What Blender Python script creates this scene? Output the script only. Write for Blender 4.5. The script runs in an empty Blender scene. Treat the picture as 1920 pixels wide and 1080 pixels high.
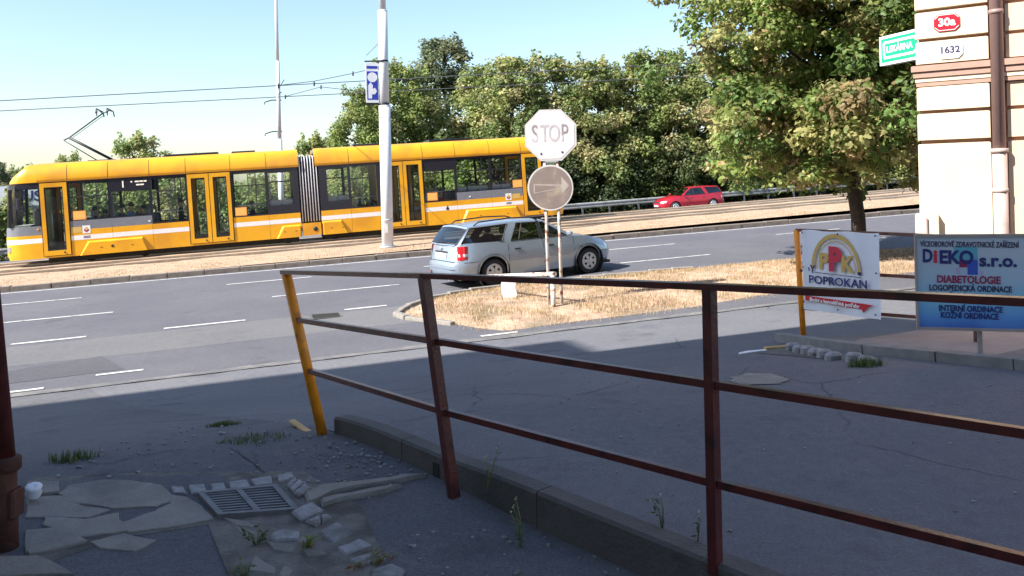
import bpy, bmesh, math, random
from mathutils import Vector, Matrix
random.seed(7)
SC = bpy.context.scene
COL = SC.collection
PI = math.pi
# ------------------------------------------------------------------ camera, sky, sun, exposure
cam = bpy.data.cameras.new('camera'); CAM = bpy.data.objects.new('camera', cam); COL.objects.link(CAM)
cam.sensor_width = 36.0; cam.lens = 29.06; cam.shift_y = -0.1052
cam.clip_start = 0.05; cam.clip_end = 2000
CAM.location = (0, 0, 1.6)
CAM.rotation_euler = (math.radians(90), 0.026, 0)
SC.camera = CAM
SUN_AZ = (-0.867, -0.498); SUN_EL = math.radians(41)
world = bpy.data.worlds.new('World'); SC.world = world; world.use_nodes = True
nt = world.node_tree; bg = nt.nodes['Background']
sky = nt.nodes.new('ShaderNodeTexSky'); sky.sky_type = 'NISHITA'; sky.sun_disc = False
sky.sun_elevation = SUN_EL; sky.sun_rotation = math.atan2(SUN_AZ[0], SUN_AZ[1]) % (2*PI)
sky.air_density = 1.15; sky.dust_density = 1.0; sky.ozone_density = 2.6
nt.links.new(sky.outputs[0], bg.inputs[0]); bg.inputs[1].default_value = 0.105
sl = bpy.data.lights.new('sun', 'SUN'); sl.energy = 5.0; sl.angle = math.radians(0.55); sl.color = (1.0, 0.95, 0.87)
SUN = bpy.data.objects.new('sun', sl); COL.objects.link(SUN); SUN.location = (-30, -20, 40)
sd = Vector((SUN_AZ[0]*math.cos(SUN_EL), SUN_AZ[1]*math.cos(SUN_EL), math.sin(SUN_EL)))
SUN.rotation_euler = sd.to_track_quat('Z', 'Y').to_euler()
SC.view_settings.view_transform = 'Standard'; SC.view_settings.look = 'None'
SC.view_settings.exposure = 1.25; SC.view_settings.gamma = 1.0; SC.view_settings.use_curve_mapping = False
SC.cycles.max_bounces = 8; SC.cycles.transparent_max_bounces = 24

# ------------------------------------------------------------------ street frame: p along the street (rising to the right), q across it
A = math.radians(17.2); CA, SA = math.cos(A), math.sin(A)
def xy(p, q): return (p*CA - q*SA, p*SA + q*CA)
def pq(x, y): return (x*CA + y*SA, -x*SA + y*CA)
def clamp(v, a, b): return max(a, min(b, v))
def sst(t): t = clamp(t, 0, 1); return t*t*(3 - 2*t)
def road_z(p, q): return -1.007 + 0.034*clamp(p, -45, 60) + 0.005*q
def yard_z(p, q): return sst((q - 4)/8.2)*road_z(p, q) if q < 12.2 else road_z(p, q)
def drive_z(p, q): return yard_z(p, q) - 0.17*(1 - sst((q - 3.8)/2.4))
def bed_z(p): return -0.718 + 0.040*clamp(p, -45, 60)
def far_z(p): return bed_z(p) - 0.86
def S(p, q, z): x, y = xy(p, q); return Vector((x, y, z))
def yz(x, y): return yard_z(*pq(x, y))
def dz(x, y): return drive_z(*pq(x, y))

# ------------------------------------------------------------------ materials
def _n(nt, t, **kw):
    n = nt.nodes.new(t)
    for k, v in kw.items(): setattr(n, k, v)
    return n
def mat(name, col, rough=0.6, metal=0.0, var=0.0, vscale=6.0, col2=None, c2scale=1.5, c2lo=0.5, c2hi=0.65, bump=0.0, bscale=40.0, spec=0.5, attr=None, coat=0.0, emit=None, detail=4.0):
    m = bpy.data.materials.new(name); m.use_nodes = True
    t = m.node_tree; b = t.nodes['Principled BSDF']; L = t.links.new
    b.inputs['Roughness'].default_value = rough; b.inputs['Metallic'].default_value = metal
    b.inputs['Specular IOR Level'].default_value = spec
    b.inputs['Coat Weight'].default_value = coat
    c4 = (*col, 1)
    tc = _n(t, 'ShaderNodeTexCoord')
    src = None
    if attr:
        a = _n(t, 'ShaderNodeAttribute', attribute_name=attr); src = a.outputs['Color']
    if var > 0:
        nz = _n(t, 'ShaderNodeTexNoise'); nz.inputs['Scale'].default_value = vscale; nz.inputs['Detail'].default_value = detail
        nz.inputs['Roughness'].default_value = 0.65
        L(tc.outputs['Object'], nz.inputs['Vector'])
        r = _n(t, 'ShaderNodeMapRange'); r.inputs['From Min'].default_value = 0.3; r.inputs['From Max'].default_value = 0.7
        r.inputs['To Min'].default_value = 1 - var; r.inputs['To Max'].default_value = 1 + var
        L(nz.outputs['Fac'], r.inputs['Value'])
        mx = _n(t, 'ShaderNodeMix', data_type='RGBA', blend_type='MULTIPLY'); mx.inputs[0].default_value = 1.0
        if src: L(src, mx.inputs[6])
        else: mx.inputs[6].default_value = c4
        L(r.outputs['Result'], mx.inputs[7]); src = mx.outputs[2]
    if col2:
        n2 = _n(t, 'ShaderNodeTexNoise'); n2.inputs['Scale'].default_value = c2scale; n2.inputs['Detail'].default_value = 6
        L(tc.outputs['Object'], n2.inputs['Vector'])
        r2 = _n(t, 'ShaderNodeMapRange'); r2.inputs['From Min'].default_value = c2lo; r2.inputs['From Max'].default_value = c2hi
        L(n2.outputs['Fac'], r2.inputs['Value'])
        mx = _n(t, 'ShaderNodeMix', data_type='RGBA'); L(r2.outputs['Result'], mx.inputs[0])
        if src: L(src, mx.inputs[6])
        else: mx.inputs[6].default_value = c4
        mx.inputs[7].default_value = (*col2, 1); src = mx.outputs[2]
    if src: L(src, b.inputs['Base Color'])
    else: b.inputs['Base Color'].default_value = c4
    if bump > 0:
        nb = _n(t, 'ShaderNodeTexNoise'); nb.inputs['Scale'].default_value = bscale; nb.inputs['Detail'].default_value = 5
        L(tc.outputs['Object'], nb.inputs['Vector'])
        bp = _n(t, 'ShaderNodeBump'); bp.inputs['Strength'].default_value = bump; bp.inputs['Distance'].default_value = 0.02
        L(nb.outputs['Fac'], bp.inputs['Height']); L(bp.outputs['Normal'], b.inputs['Normal'])
    m.diffuse_color = c4
    return m
def asphalt(name, base, light, dark, grain=0.22, crack=True):
    m = bpy.data.materials.new(name); m.use_nodes = True
    t = m.node_tree; b = t.nodes['Principled BSDF']; L = t.links.new
    b.inputs['Roughness'].default_value = 0.85; b.inputs['Specular IOR Level'].default_value = 0.3
    tc = _n(t, 'ShaderNodeTexCoord')
    def noise(sc, det=5, rough=0.6):
        n = _n(t, 'ShaderNodeTexNoise'); n.inputs['Scale'].default_value = sc; n.inputs['Detail'].default_value = det; n.inputs['Roughness'].default_value = rough
        L(tc.outputs['Object'], n.inputs['Vector']); return n
    def rng(o, a, c, lo=0.0, hi=1.0):
        r = _n(t, 'ShaderNodeMapRange'); r.inputs['From Min'].default_value = a; r.inputs['From Max'].default_value = c
        r.inputs['To Min'].default_value = lo; r.inputs['To Max'].default_value = hi; L(o, r.inputs['Value']); return r.outputs['Result']
    def mix(fac, a, c, blend='MIX'):
        x = _n(t, 'ShaderNodeMix', data_type='RGBA', blend_type=blend)
        if isinstance(fac, float): x.inputs[0].default_value = fac
        else: L(fac, x.inputs[0])
        for s, v in ((6, a), (7, c)):
            if isinstance(v, tuple): x.inputs[s].default_value = (*v, 1)
            else: L(v, x.inputs[s])
        return x.outputs[2]
    big = noise(0.35, 6); mid = noise(1.7, 6, 0.7); fine = noise(70, 3, 0.8)
    c = mix(rng(big.outputs['Fac'], 0.38, 0.66), base, light)
    c = mix(rng(mid.outputs['Fac'], 0.55, 0.75, 0, 0.75), c, dark)
    c = mix(1.0, c, rng(fine.outputs['Fac'], 0.3, 0.7, 1 - grain, 1 + grain), 'MULTIPLY')
    c = mix(1.0, c, rng(noise(13, 6, 0.8).outputs['Fac'], 0.3, 0.7, 0.84, 1.16), 'MULTIPLY')
    st_ = noise(0.9, 3, 0.5); c = mix(rng(st_.outputs['Fac'], 0.66, 0.74, 0, 0.45), c, tuple(v*0.55 for v in dark))
    if crack:
        mp = noise(2.5, 3); vv = _n(t, 'ShaderNodeTexVoronoi', feature='DISTANCE_TO_EDGE'); vv.inputs['Scale'].default_value = 0.42
        mv = _n(t, 'ShaderNodeMix', data_type='VECTOR'); mv.inputs[0].default_value = 0.16
        L(tc.outputs['Object'], mv.inputs[4]); L(mp.outputs['Color'], mv.inputs[5]); L(mv.outputs[1], vv.inputs['Vector'])
        cr = rng(vv.outputs['Distance'], 0.0, 0.006, 0.65, 0.0)
        msk = rng(noise(0.5, 2).outputs['Fac'], 0.48, 0.58)
        mm = _n(t, 'ShaderNodeMath', operation='MULTIPLY'); L(cr, mm.inputs[0]); L(msk, mm.inputs[1])
        c = mix(mm.outputs[0], c, tuple(v*0.3 for v in dark))
    L(c, b.inputs['Base Color'])
    bp = _n(t, 'ShaderNodeBump'); bp.inputs['Strength'].default_value = 0.45; bp.inputs['Distance'].default_value = 0.012
    L(fine.outputs['Fac'], bp.inputs['Height']); L(bp.outputs['Normal'], b.inputs['Normal'])
    return m
def glass(name, tint=(0.72, 0.8, 0.78), refl=0.10):
    m = bpy.data.materials.new(name); m.use_nodes = True
    t = m.node_tree; t.nodes.remove(t.nodes['Principled BSDF']); out = t.nodes['Material Output']; L = t.links.new
    tr = _n(t, 'ShaderNodeBsdfTransparent'); tr.inputs[0].default_value = (*tint, 1)
    gl = _n(t, 'ShaderNodeBsdfGlossy'); gl.inputs['Roughness'].default_value = 0.03; gl.inputs[0].default_value = (0.95, 0.97, 1, 1)
    fr = _n(t, 'ShaderNodeFresnel'); fr.inputs[0].default_value = 1.5
    ad = _n(t, 'ShaderNodeMath', operation='ADD'); ad.inputs[1].default_value = refl; ad.use_clamp = True; L(fr.outputs[0], ad.inputs[0])
    mx = _n(t, 'ShaderNodeMixShader'); L(ad.outputs[0], mx.inputs[0]); L(tr.outputs[0], mx.inputs[1]); L(gl.outputs[0], mx.inputs[2])
    L(mx.outputs[0], out.inputs[0]); return m
def leafmat(name, trans=0.35):
    m = bpy.data.materials.new(name); m.use_nodes = True
    t = m.node_tree; b = t.nodes['Principled BSDF']; out = t.nodes['Material Output']; L = t.links.new
    a = _n(t, 'ShaderNodeAttribute', attribute_name='tint')
    L(a.outputs['Color'], b.inputs['Base Color']); b.inputs['Roughness'].default_value = 0.5; b.inputs['Specular IOR Level'].default_value = 0.35
    tl = _n(t, 'ShaderNodeBsdfTranslucent'); L(a.outputs['Color'], tl.inputs[0])
    mx = _n(t, 'ShaderNodeMixShader'); mx.inputs[0].default_value = trans
    L(b.outputs[0], mx.inputs[1]); L(tl.outputs[0], mx.inputs[2]); L(mx.outputs[0], out.inputs[0]); return m

M = {}
M['road'] = asphalt('road asphalt', (0.096, 0.095, 0.110), (0.118, 0.116, 0.128), (0.078, 0.077, 0.090), 0.12, False)
M['road_patch'] = asphalt('patched asphalt', (0.076, 0.075, 0.086), (0.092, 0.09, 0.10), (0.06, 0.06, 0.07), 0.15, False)
M['road_pale'] = asphalt('worn pale asphalt', (0.122, 0.120, 0.126), (0.142, 0.139, 0.142), (0.100, 0.098, 0.106), 0.15, False)
M['yard'] = asphalt('yard asphalt', (0.121, 0.122, 0.138), (0.154, 0.152, 0.162), (0.084, 0.085, 0.099), 0.30)
M['drive'] = asphalt('drive asphalt', (0.100, 0.100, 0.112), (0.140, 0.137, 0.142), (0.056, 0.056, 0.064), 0.34)
M['slab'] = mat('pinkish paving slab', (0.24, 0.20, 0.195), 0.9, var=0.12, vscale=4, bump=0.3)
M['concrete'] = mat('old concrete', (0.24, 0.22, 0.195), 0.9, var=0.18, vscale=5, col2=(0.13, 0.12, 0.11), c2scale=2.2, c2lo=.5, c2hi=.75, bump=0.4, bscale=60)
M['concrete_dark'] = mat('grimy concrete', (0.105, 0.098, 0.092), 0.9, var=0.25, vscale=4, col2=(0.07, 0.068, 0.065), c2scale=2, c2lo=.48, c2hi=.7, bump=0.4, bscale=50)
M['dirtfill'] = mat('gritty joint fill', (0.165, 0.15, 0.135), 0.95, var=0.3, vscale=9, col2=(0.085, 0.078, 0.065), c2scale=4, bump=0.6, bscale=45)
M['gutter'] = mat('gritty gutter', (0.165, 0.158, 0.152), 0.9, var=0.35, vscale=9, col2=(0.11, 0.108, 0.112), c2scale=3, c2lo=.42, c2hi=.6, bump=0.5, bscale=40)
M['granite'] = mat('granite sett', (0.27, 0.265, 0.27), 0.8, var=0.25, vscale=18, col2=(0.15, 0.145, 0.13), c2scale=5, bump=0.5, bscale=35)
M['kerb'] = mat('kerb stone', (0.20, 0.165, 0.14), 0.9, var=0.3, vscale=3, col2=(0.09, 0.075, 0.065), c2scale=1.5, bump=0.4)
M['paint'] = mat('road paint', (0.50, 0.49, 0.48), 0.8, var=0.15, vscale=9, col2=(0.22, 0.215, 0.21), c2scale=7, c2lo=.56, c2hi=.68)
M['soil'] = mat('dry soil', (0.40, 0.275, 0.19), 0.95, var=0.3, vscale=3.5, col2=(0.22, 0.165, 0.11), c2scale=1.1, bump=0.6, bscale=18)
M['bed'] = mat('dry grass bed', (0.37, 0.255, 0.17), 0.95, var=0.28, vscale=2.6, col2=(0.33, 0.245, 0.165), c2scale=0.9, bump=0.6, bscale=14)
M['ground'] = mat('ground', (0.10, 0.09, 0.05), 0.95, var=0.3, vscale=0.8)
M['rail'] = mat('steel rail', (0.45, 0.42, 0.38), 0.35, 0.8, var=0.2)
M['yellow'] = mat('tram yellow paint', (0.70, 0.342, 0.009), 0.36, var=0.07, vscale=1.5, coat=0.25, col2=(0.59, 0.265, 0.016), c2scale=0.8, detail=8)
M['tdark'] = mat('tram window band', (0.020, 0.019, 0.028), 0.2, var=0.1)
M['tgrey'] = mat('tram grey band', (0.16, 0.17, 0.20), 0.4, var=0.08)
M['twhite'] = mat('tram white stripe', (0.72, 0.71, 0.72), 0.4, var=0.05)
M['black'] = mat('black rubber', (0.015, 0.015, 0.017), 0.7)
M['under'] = mat('dirty underframe', (0.03, 0.028, 0.026), 0.9, var=0.3)
M['tin'] = mat('interior panel', (0.42, 0.43, 0.43), 0.6, var=0.1)
M['tfloor'] = mat('interior floor', (0.06, 0.06, 0.065), 0.8)
M['seat'] = mat('seat shell', (0.50, 0.53, 0.60), 0.5)
M['poster'] = mat('orange poster', (0.72, 0.30, 0.07), 0.6, var=0.12, vscale=25)
M['bellows'] = mat('bellows', (0.055, 0.055, 0.075), 0.75, var=0.2)
M['bellows_pale'] = mat('bellows fold edge', (0.66, 0.66, 0.70), 0.6, var=0.15)
M['glass'] = glass('tram glass', (0.90, 0.94, 0.92), 0.03)
M['carglass'] = glass('car glass', (0.42, 0.48, 0.48), 0.06)
M['silver'] = mat('silver car paint', (0.33, 0.40, 0.495), 0.33, 0.5, var=0.03, coat=0.6)
M['redpaint'] = mat('red car paint', (0.42, 0.012, 0.03), 0.3, 0.1, var=0.04, coat=0.6)
M['tyre'] = mat('tyre', (0.018, 0.018, 0.02), 0.85)
M['alloy'] = mat('wheel trim', (0.55, 0.56, 0.58), 0.4, 0.5)
M['redlamp'] = mat('red lamp', (0.55, 0.012, 0.02), 0.15, coat=0.5)
M['clearlamp'] = mat('clear lamp', (0.75, 0.76, 0.78), 0.1, 0.3, coat=0.6)
M['plate'] = mat('white plate', (0.78, 0.78, 0.76), 0.5)
M['cabin'] = mat('car interior', (0.035, 0.035, 0.04), 0.8, var=0.2)
M['brown'] = mat('brown railing paint', (0.105, 0.022, 0.018), 0.30, var=0.25, vscale=14, col2=(0.045, 0.015, 0.012), c2scale=9, bump=0.15, bscale=60)
M['orange'] = mat('orange post paint', (0.80, 0.265, 0.008), 0.45, var=0.18, vscale=12, col2=(0.30, 0.11, 0.03), c2scale=9, c2lo=.6, c2hi=.72)
M['rust'] = mat('rusty iron', (0.085, 0.028, 0.018), 0.85, var=0.35, vscale=9, col2=(0.05, 0.025, 0.02), c2scale=5, bump=0.5, bscale=30)
M['rusty_white'] = mat('flaking white pipe', (0.60, 0.55, 0.50), 0.75, var=0.2, vscale=10, col2=(0.24, 0.10, 0.06), c2scale=8, c2lo=.5, c2hi=.6)
M['barrier'] = mat('dull barrier steel', (0.30, 0.305, 0.31), 0.55, 0.3, var=0.2, vscale=4, col2=(0.20, 0.19, 0.17), c2scale=2)
M['galv'] = mat('galvanised steel', (0.52, 0.53, 0.55), 0.45, 0.35, var=0.12, vscale=5)
M['mast'] = mat('mast paint', (0.66, 0.67, 0.70), 0.55, var=0.06, vscale=3, col2=(0.5, 0.5, 0.52), c2scale=2, c2lo=.6, c2hi=.75)
M['darkmetal'] = mat('dark fittings', (0.03, 0.03, 0.045), 0.5, 0.3)
M['wire'] = mat('copper wire', (0.10, 0.11, 0.13), 0.5, 0.3)
M['signwhite'] = mat('faded sign face', (0.60, 0.565, 0.57), 0.5, var=0.05, vscale=5, col2=(0.44, 0.42, 0.39), c2scale=3.5, c2lo=.55, c2hi=.75)
M['signgrey'] = mat('faded lettering', (0.27, 0.22, 0.235), 0.6, var=0.3, vscale=6, col2=(0.52, 0.48, 0.49), c2scale=4, c2lo=.5, c2hi=.62)
M['signfaint'] = mat('nearly bleached lettering', (0.43, 0.385, 0.40), 0.6, var=0.2, vscale=6)
M['signarrow'] = mat('bleached arrow', (0.34, 0.29, 0.26), 0.55, var=0.15, vscale=7)
M['signrim'] = mat('sign rim', (0.50, 0.47, 0.45), 0.5, var=0.1)
M['signtaupe'] = mat('bleached blue sign', (0.20, 0.155, 0.135), 0.55, var=0.12, vscale=4, col2=(0.31, 0.245, 0.18), c2scale=4, c2lo=.55, c2hi=.7)
M['plaster'] = mat('cream plaster', (0.66, 0.53, 0.38), 0.9, var=0.06, vscale=2.5, col2=(0.58, 0.44, 0.31), c2scale=1.6, c2lo=.5, c2hi=.75, bump=0.25, bscale=80)
M['plaster2'] = mat('peach plaster', (0.64, 0.46, 0.315), 0.9, var=0.07, vscale=2.5, bump=0.25, bscale=80)
M['groove'] = mat('brown joint paint', (0.36, 0.22, 0.17), 0.9, var=0.1)
M['pipe'] = mat('brown downpipe', (0.30, 0.19, 0.17), 0.5, 0.1, var=0.08)
M['pipe_low'] = mat('pale downpipe', (0.46, 0.34, 0.30), 0.6, var=0.15, vscale=5)
M['plate_red'] = mat('red enamel', (0.55, 0.015, 0.03), 0.25, coat=0.4)
M['ink'] = mat('dark print', (0.03, 0.02, 0.07), 0.6)
M['navy'] = mat('navy print', (0.012, 0.02, 0.14), 0.6)
M['maroon'] = mat('maroon print', (0.26, 0.015, 0.07), 0.6)
M['redprint'] = mat('red print', (0.55, 0.02, 0.05), 0.6)
M['gold'] = mat('gold print', (0.55, 0.36, 0.10), 0.6)
M['green'] = mat('green sign', (0.006, 0.33, 0.17), 0.4, var=0.05)
M['white'] = mat('white print', (0.82, 0.82, 0.82), 0.5)
M['bannerw'] = mat('banner cloth', (0.72, 0.74, 0.80), 0.6, var=0.05, vscale=2, bump=0.15, bscale=8)
M['bluesign'] = mat('blue sign', (0.03, 0.05, 0.42), 0.45, var=0.15, vscale=5)
M['teal'] = mat('teal print', (0.10, 0.36, 0.45), 0.6)
M['cobalt'] = mat('cobalt print', (0.03, 0.08, 0.42), 0.6)
M['lilac'] = mat('lilac print', (0.42, 0.36, 0.55), 0.6)
M['frame'] = mat('dull board frame', (0.32, 0.27, 0.24), 0.6, var=0.15)
M['bark'] = mat('bark', (0.045, 0.035, 0.028), 0.95, var=0.3, vscale=12, bump=0.6, bscale=25)
M['leaf'] = leafmat('leaf', 0.48)
M['grass'] = leafmat('dry grass blades', 0.2)
M['skin'] = mat('skin', (0.50, 0.30, 0.22), 0.6)
M['wood'] = mat('weathered wood', (0.50, 0.33, 0.14), 0.8, var=0.2, vscale=12)
M['shade_plaster'] = mat('grey plaster', (0.42, 0.38, 0.34), 0.9, var=0.1, vscale=2, bump=0.2)

# ------------------------------------------------------------------ mesh helpers
class MB:
    def __init__(s): s.v = []; s.f = []; s.m = []; s.sm = []
    def add(s, vs, fs, mi=0, smooth=False):
        o = len(s.v); s.v += [tuple(v) for v in vs]
        for f in fs: s.f.append([i + o for i in f]); s.m.append(mi); s.sm.append(smooth)
        return s
    def box(s, x0, x1, y0, y1, z0, z1, mi=0):
        return s.add([(x0,y0,z0),(x1,y0,z0),(x1,y1,z0),(x0,y1,z0),(x0,y0,z1),(x1,y0,z1),(x1,y1,z1),(x0,y1,z1)],
                     [(0,3,2,1),(4,5,6,7),(0,1,5,4),(1,2,6,5),(2,3,7,6),(3,0,4,7)], mi)
    def bbox(s, x0, x1, y0, y1, z0, z1, b=0.01, mi=0):
        # box with chamfered vertical and top edges
        vs = []; 
        for z, i in ((z0, 0.0), (z0 + b, -b), (z1 - b, -b), (z1, 0.0)):
            k = b + i
            k = b if i == 0 else 0
            a0, a1, c0, c1 = x0 + k, x1 - k, y0 + k, y1 - k
            e = b
            vs += [(a0 + e, c0, z), (a1 - e, c0, z), (a1, c0 + e, z), (a1, c1 - e, z), (a1 - e, c1, z), (a0 + e, c1, z), (a0, c1 - e, z), (a0, c0 + e, z)]
        fs = [tuple(range(7, -1, -1)), tuple(range(24, 32))]
        for r in range(3):
            for i in range(8):
                j = (i + 1) % 8; fs.append((r*8 + i, r*8 + j, r*8 + 8 + j, r*8 + 8 + i))
        return s.add(vs, fs, mi)
    def prism(s, pts, z0, z1, mi=0, bevel=0.0):
        # polygon in xy extruded in z; z0/z1 numbers or callables (x, y)
        g0 = z0 if callable(z0) else (lambda x, y: z0)
        g1 = z1 if callable(z1) else (lambda x, y: z1)
        ar = sum(pts[i][0]*pts[(i+1) % len(pts)][1] - pts[(i+1) % len(pts)][0]*pts[i][1] for i in range(len(pts)))
        if ar < 0: pts = pts[::-1]
        n = len(pts); cx = sum(p[0] for p in pts)/n; cy = sum(p[1] for p in pts)/n
        lay = [[(x, y, g0(x, y)) for x, y in pts]]
        if bevel > 0:
            lay.append([(x, y, g1(x, y) - bevel) for x, y in pts]); top = []
            for x, y in pts:
                d = math.hypot(x - cx, y - cy) or 1; k = max(0, 1 - bevel*1.2/d)
                X, Y = cx + (x - cx)*k, cy + (y - cy)*k; top.append((X, Y, g1(X, Y)))
            lay.append(top)
        else: lay.append([(x, y, g1(x, y)) for x, y in pts])
        vs = [v for l in lay for v in l]; fs = [tuple(range(n - 1, -1, -1)), tuple(range((len(lay) - 1)*n, len(lay)*n))]
        for r in range(len(lay) - 1):
            for i in range(n): j = (i + 1) % n; fs.append((r*n + i, r*n + j, r*n + n + j, r*n + n + i))
        return s.add(vs, fs, mi)
    def tube(s, path, r, n=8, mi=0, cap=True, smooth=True):
        path = [Vector(p) for p in path]; R = r if isinstance(r, (list, tuple)) else [r]*len(path)
        vs = []; fs = []; ref = None
        for i, p in enumerate(path):
            d = (path[min(i + 1, len(path) - 1)] - path[max(i - 1, 0)]).normalized()
            if ref is None: ref = Vector((0, 0, 1)) if abs(d.z) < 0.9 else Vector((1, 0, 0))
            a = d.cross(ref).normalized(); b = a.cross(d).normalized(); ref = b if abs(d.dot(b)) < 0.99 else ref
            for k in range(n):
                w = 2*PI*k/n; vs.append(p + (a*math.cos(w) + b*math.sin(w))*R[i])
        for i in range(len(path) - 1):
            for k in range(n): l = (k + 1) % n; fs.append((i*n + k, i*n + l, i*n + n + l, i*n + n + k))
        s.add(vs, fs, mi, smooth)
        if cap:
            o = len(s.v) - len(vs); s.f.append([o + k for k in range(n - 1, -1, -1)]); s.m.append(mi); s.sm.append(False)
            e = o + (len(path) - 1)*n; s.f.append([e + k for k in range(n)]); s.m.append(mi); s.sm.append(False)
        return s
    def bar(s, a, b, w, h, mi=0, up=(0, 0, 1)):
        a, b = Vector(a), Vector(b); d = (b - a).normalized(); u = Vector(up)
        x = d.cross(u).normalized()*(w/2); y = x.cross(d).normalized()*(h/2)
        vs = [a - x - y, a + x - y, a + x + y, a - x + y, b - x - y, b + x - y, b + x + y, b - x + y]
        return s.add(vs, [(0,1,2,3),(7,6,5,4),(0,4,5,1),(1,5,6,2),(2,6,7,3),(3,7,4,0)], mi)
    def lathe(s, prof, n=24, axis='z', mi=0, smooth=True, close=False):
        vs = []; fs = []; k = len(prof)
        for i in range(n):
            w = 2*PI*i/n; c, d = math.cos(w), math.sin(w)
            for r, h in prof: vs.append((r*c, r*d, h) if axis == 'z' else (r*c, h, r*d))
        for i in range(n):
            j = (i + 1) % n
            for m in range(k - 1 + (1 if close else 0)):
                m2 = (m + 1) % k; fs.append((i*k + m, j*k + m, j*k + m2, i*k + m2))
        return s.add(vs, fs, mi, smooth)
    def grid(s, P, mi=0, smooth=True):
        # P[i][j] points
        n, m = len(P), len(P[0]); vs = [p for r in P for p in r]
        return s.add(vs, [(i*m + j, (i+1)*m + j, (i+1)*m + j + 1, i*m + j + 1) for i in range(n - 1) for j in range(m - 1)], mi, smooth)
    def mesh(s, name, mats):
        me = bpy.data.meshes.new(name); me.from_pydata(s.v, [], s.f)
        for m in (mats if isinstance(mats, (list, tuple)) else [mats]): me.materials.append(m)
        me.polygons.foreach_set('material_index', s.m); me.polygons.foreach_set('use_smooth', s.sm)
        me.update(); return me
    def build(s, name, mats, parent=None, loc=None, rot=None):
        return link(name, s.mesh(name, mats), parent, loc, rot)
def link(name, me, parent=None, loc=None, rot=None):
    o = bpy.data.objects.new(name, me); COL.objects.link(o)
    if parent is not None: o.parent = parent
    if loc is not None: o.location = loc
    if rot is not None: o.rotation_euler = rot
    return o
def tag(o, label=None, cat=None, group=None, kind=None):
    if label: o['label'] = label
    if cat: o['category'] = cat
    if group: o['group'] = group
    if kind: o['kind'] = kind
    return o
def empty(name, loc=(0, 0, 0), rot=(0, 0, 0), label=None, cat=None, group=None, kind=None):
    o = link(name, None, None, loc, rot); o.empty_display_size = 0.2
    return tag(o, label, cat, group, kind)
def copy_tree(o, parent=None):
    c = o.copy(); COL.objects.link(c)
    if parent is not None: c.parent = parent
    for ch in list(o.children): copy_tree(ch, c)
    return c
def wnorm(o, side=True): return o
_tc = {}
def text_mesh(txt, size, mt, ext=0.002, align='CENTER', bold=0.0, sx=1.0):
    cu = bpy.data.curves.new('lettering', 'FONT'); cu.body = txt; cu.size = size; cu.extrude = ext; cu.align_x = align; cu.align_y = 'CENTER'; cu.offset = bold
    cu.resolution_u = 3
    ob = bpy.data.objects.new('lettering', cu); COL.objects.link(ob)
    dg = bpy.context.evaluated_depsgraph_get(); dg.update()
    me = bpy.data.meshes.new_from_object(ob.evaluated_get(dg)); bpy.data.objects.remove(ob); bpy.data.curves.remove(cu)
    for v in me.vertices: v.co.x *= sx
    me.materials.clear(); me.materials.append(mt); return me
def text(txt, size, mt, parent, loc, rot=(PI/2, 0, 0), name='lettering', **kw):
    return link(name, text_mesh(txt, size, mt, **kw), parent, loc, rot)
def fan(cx, cz, r, n=20, a0=0, a1=2*PI): return [(cx + r*math.cos(a0 + (a1 - a0)*i/n), cz + r*math.sin(a0 + (a1 - a0)*i/n)) for i in range(n + (0 if abs(a1-a0-2*PI) < 1e-6 else 1))]
def plate(mb, pts, y0, y1, mi=0):
    # polygon in xz, extruded in y from y0 (back) to y1 (front, smaller y faces the viewer)
    n = len(pts); ar = sum(pts[i][0]*pts[(i+1) % n][1] - pts[(i+1) % n][0]*pts[i][1] for i in range(n))
    if ar < 0: pts = pts[::-1]
    vs = [(x, y1, z) for x, z in pts] + [(x, y0, z) for x, z in pts]
    fs = [tuple(range(n)), tuple(range(2*n - 1, n - 1, -1))] + [(i, i + n, (i + 1) % n + n, (i + 1) % n) for i in range(n)]
    return mb.add(vs, fs, mi)
def inpoly(x, y, P):
    c = False; n = len(P); j = n - 1
    for i in range(n):
        if (P[i][1] > y) != (P[j][1] > y) and x < (P[j][0] - P[i][0])*(y - P[i][1])/(P[j][1] - P[i][1]) + P[i][0]: c = not c
        j = i
    return c
def set_tint(me, cols_per_face):
    at = me.color_attributes.new('tint', 'FLOAT_COLOR', 'CORNER'); arr = []
    for p, c in zip(me.polygons, cols_per_face): arr += [c[0], c[1], c[2], 1.0]*p.loop_total
    at.data.foreach_set('color', arr)
SLABS = [[(-2.623,4.728),(-2.635,4.836),(-2.486,4.912),(-2.285,4.888),(-2.088,4.796),(-1.96,4.652),(-1.93,4.564),(-1.996,4.512),(-2.209,4.5),(-2.431,4.564),(-2.567,4.664)],[(-1.948,4.636),(-1.857,4.604),(-1.743,4.496),(-1.618,4.336),(-1.752,4.264),(-1.983,4.2),(-2.084,4.292),(-1.962,4.432),(-1.915,4.528)],[(-2.928,4.92),(-2.733,4.9),(-2.634,4.736),(-2.794,4.692)],[(-2.776,4.66),(-2.594,4.68),(-2.422,4.536),(-2.228,4.468),(-2.3,4.384),(-2.621,4.396)],[(-2.519,4.376),(-2.29,4.348),(-2.158,4.412),(-2.004,4.216),(-2.214,4.148),(-2.474,4.296)],[(-2.527,4.216),(-2.371,4.24),(-2.152,4.096),(-2.355,3.976),(-2.407,4.004)],[(-2.139,4.096),(-2.013,4.188),(-1.822,4.108),(-1.875,4.004),(-2.046,4.036)],[(-2.501,3.964),(-2.32,3.96),(-2.055,3.796),(-2.383,3.772)]]
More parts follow.
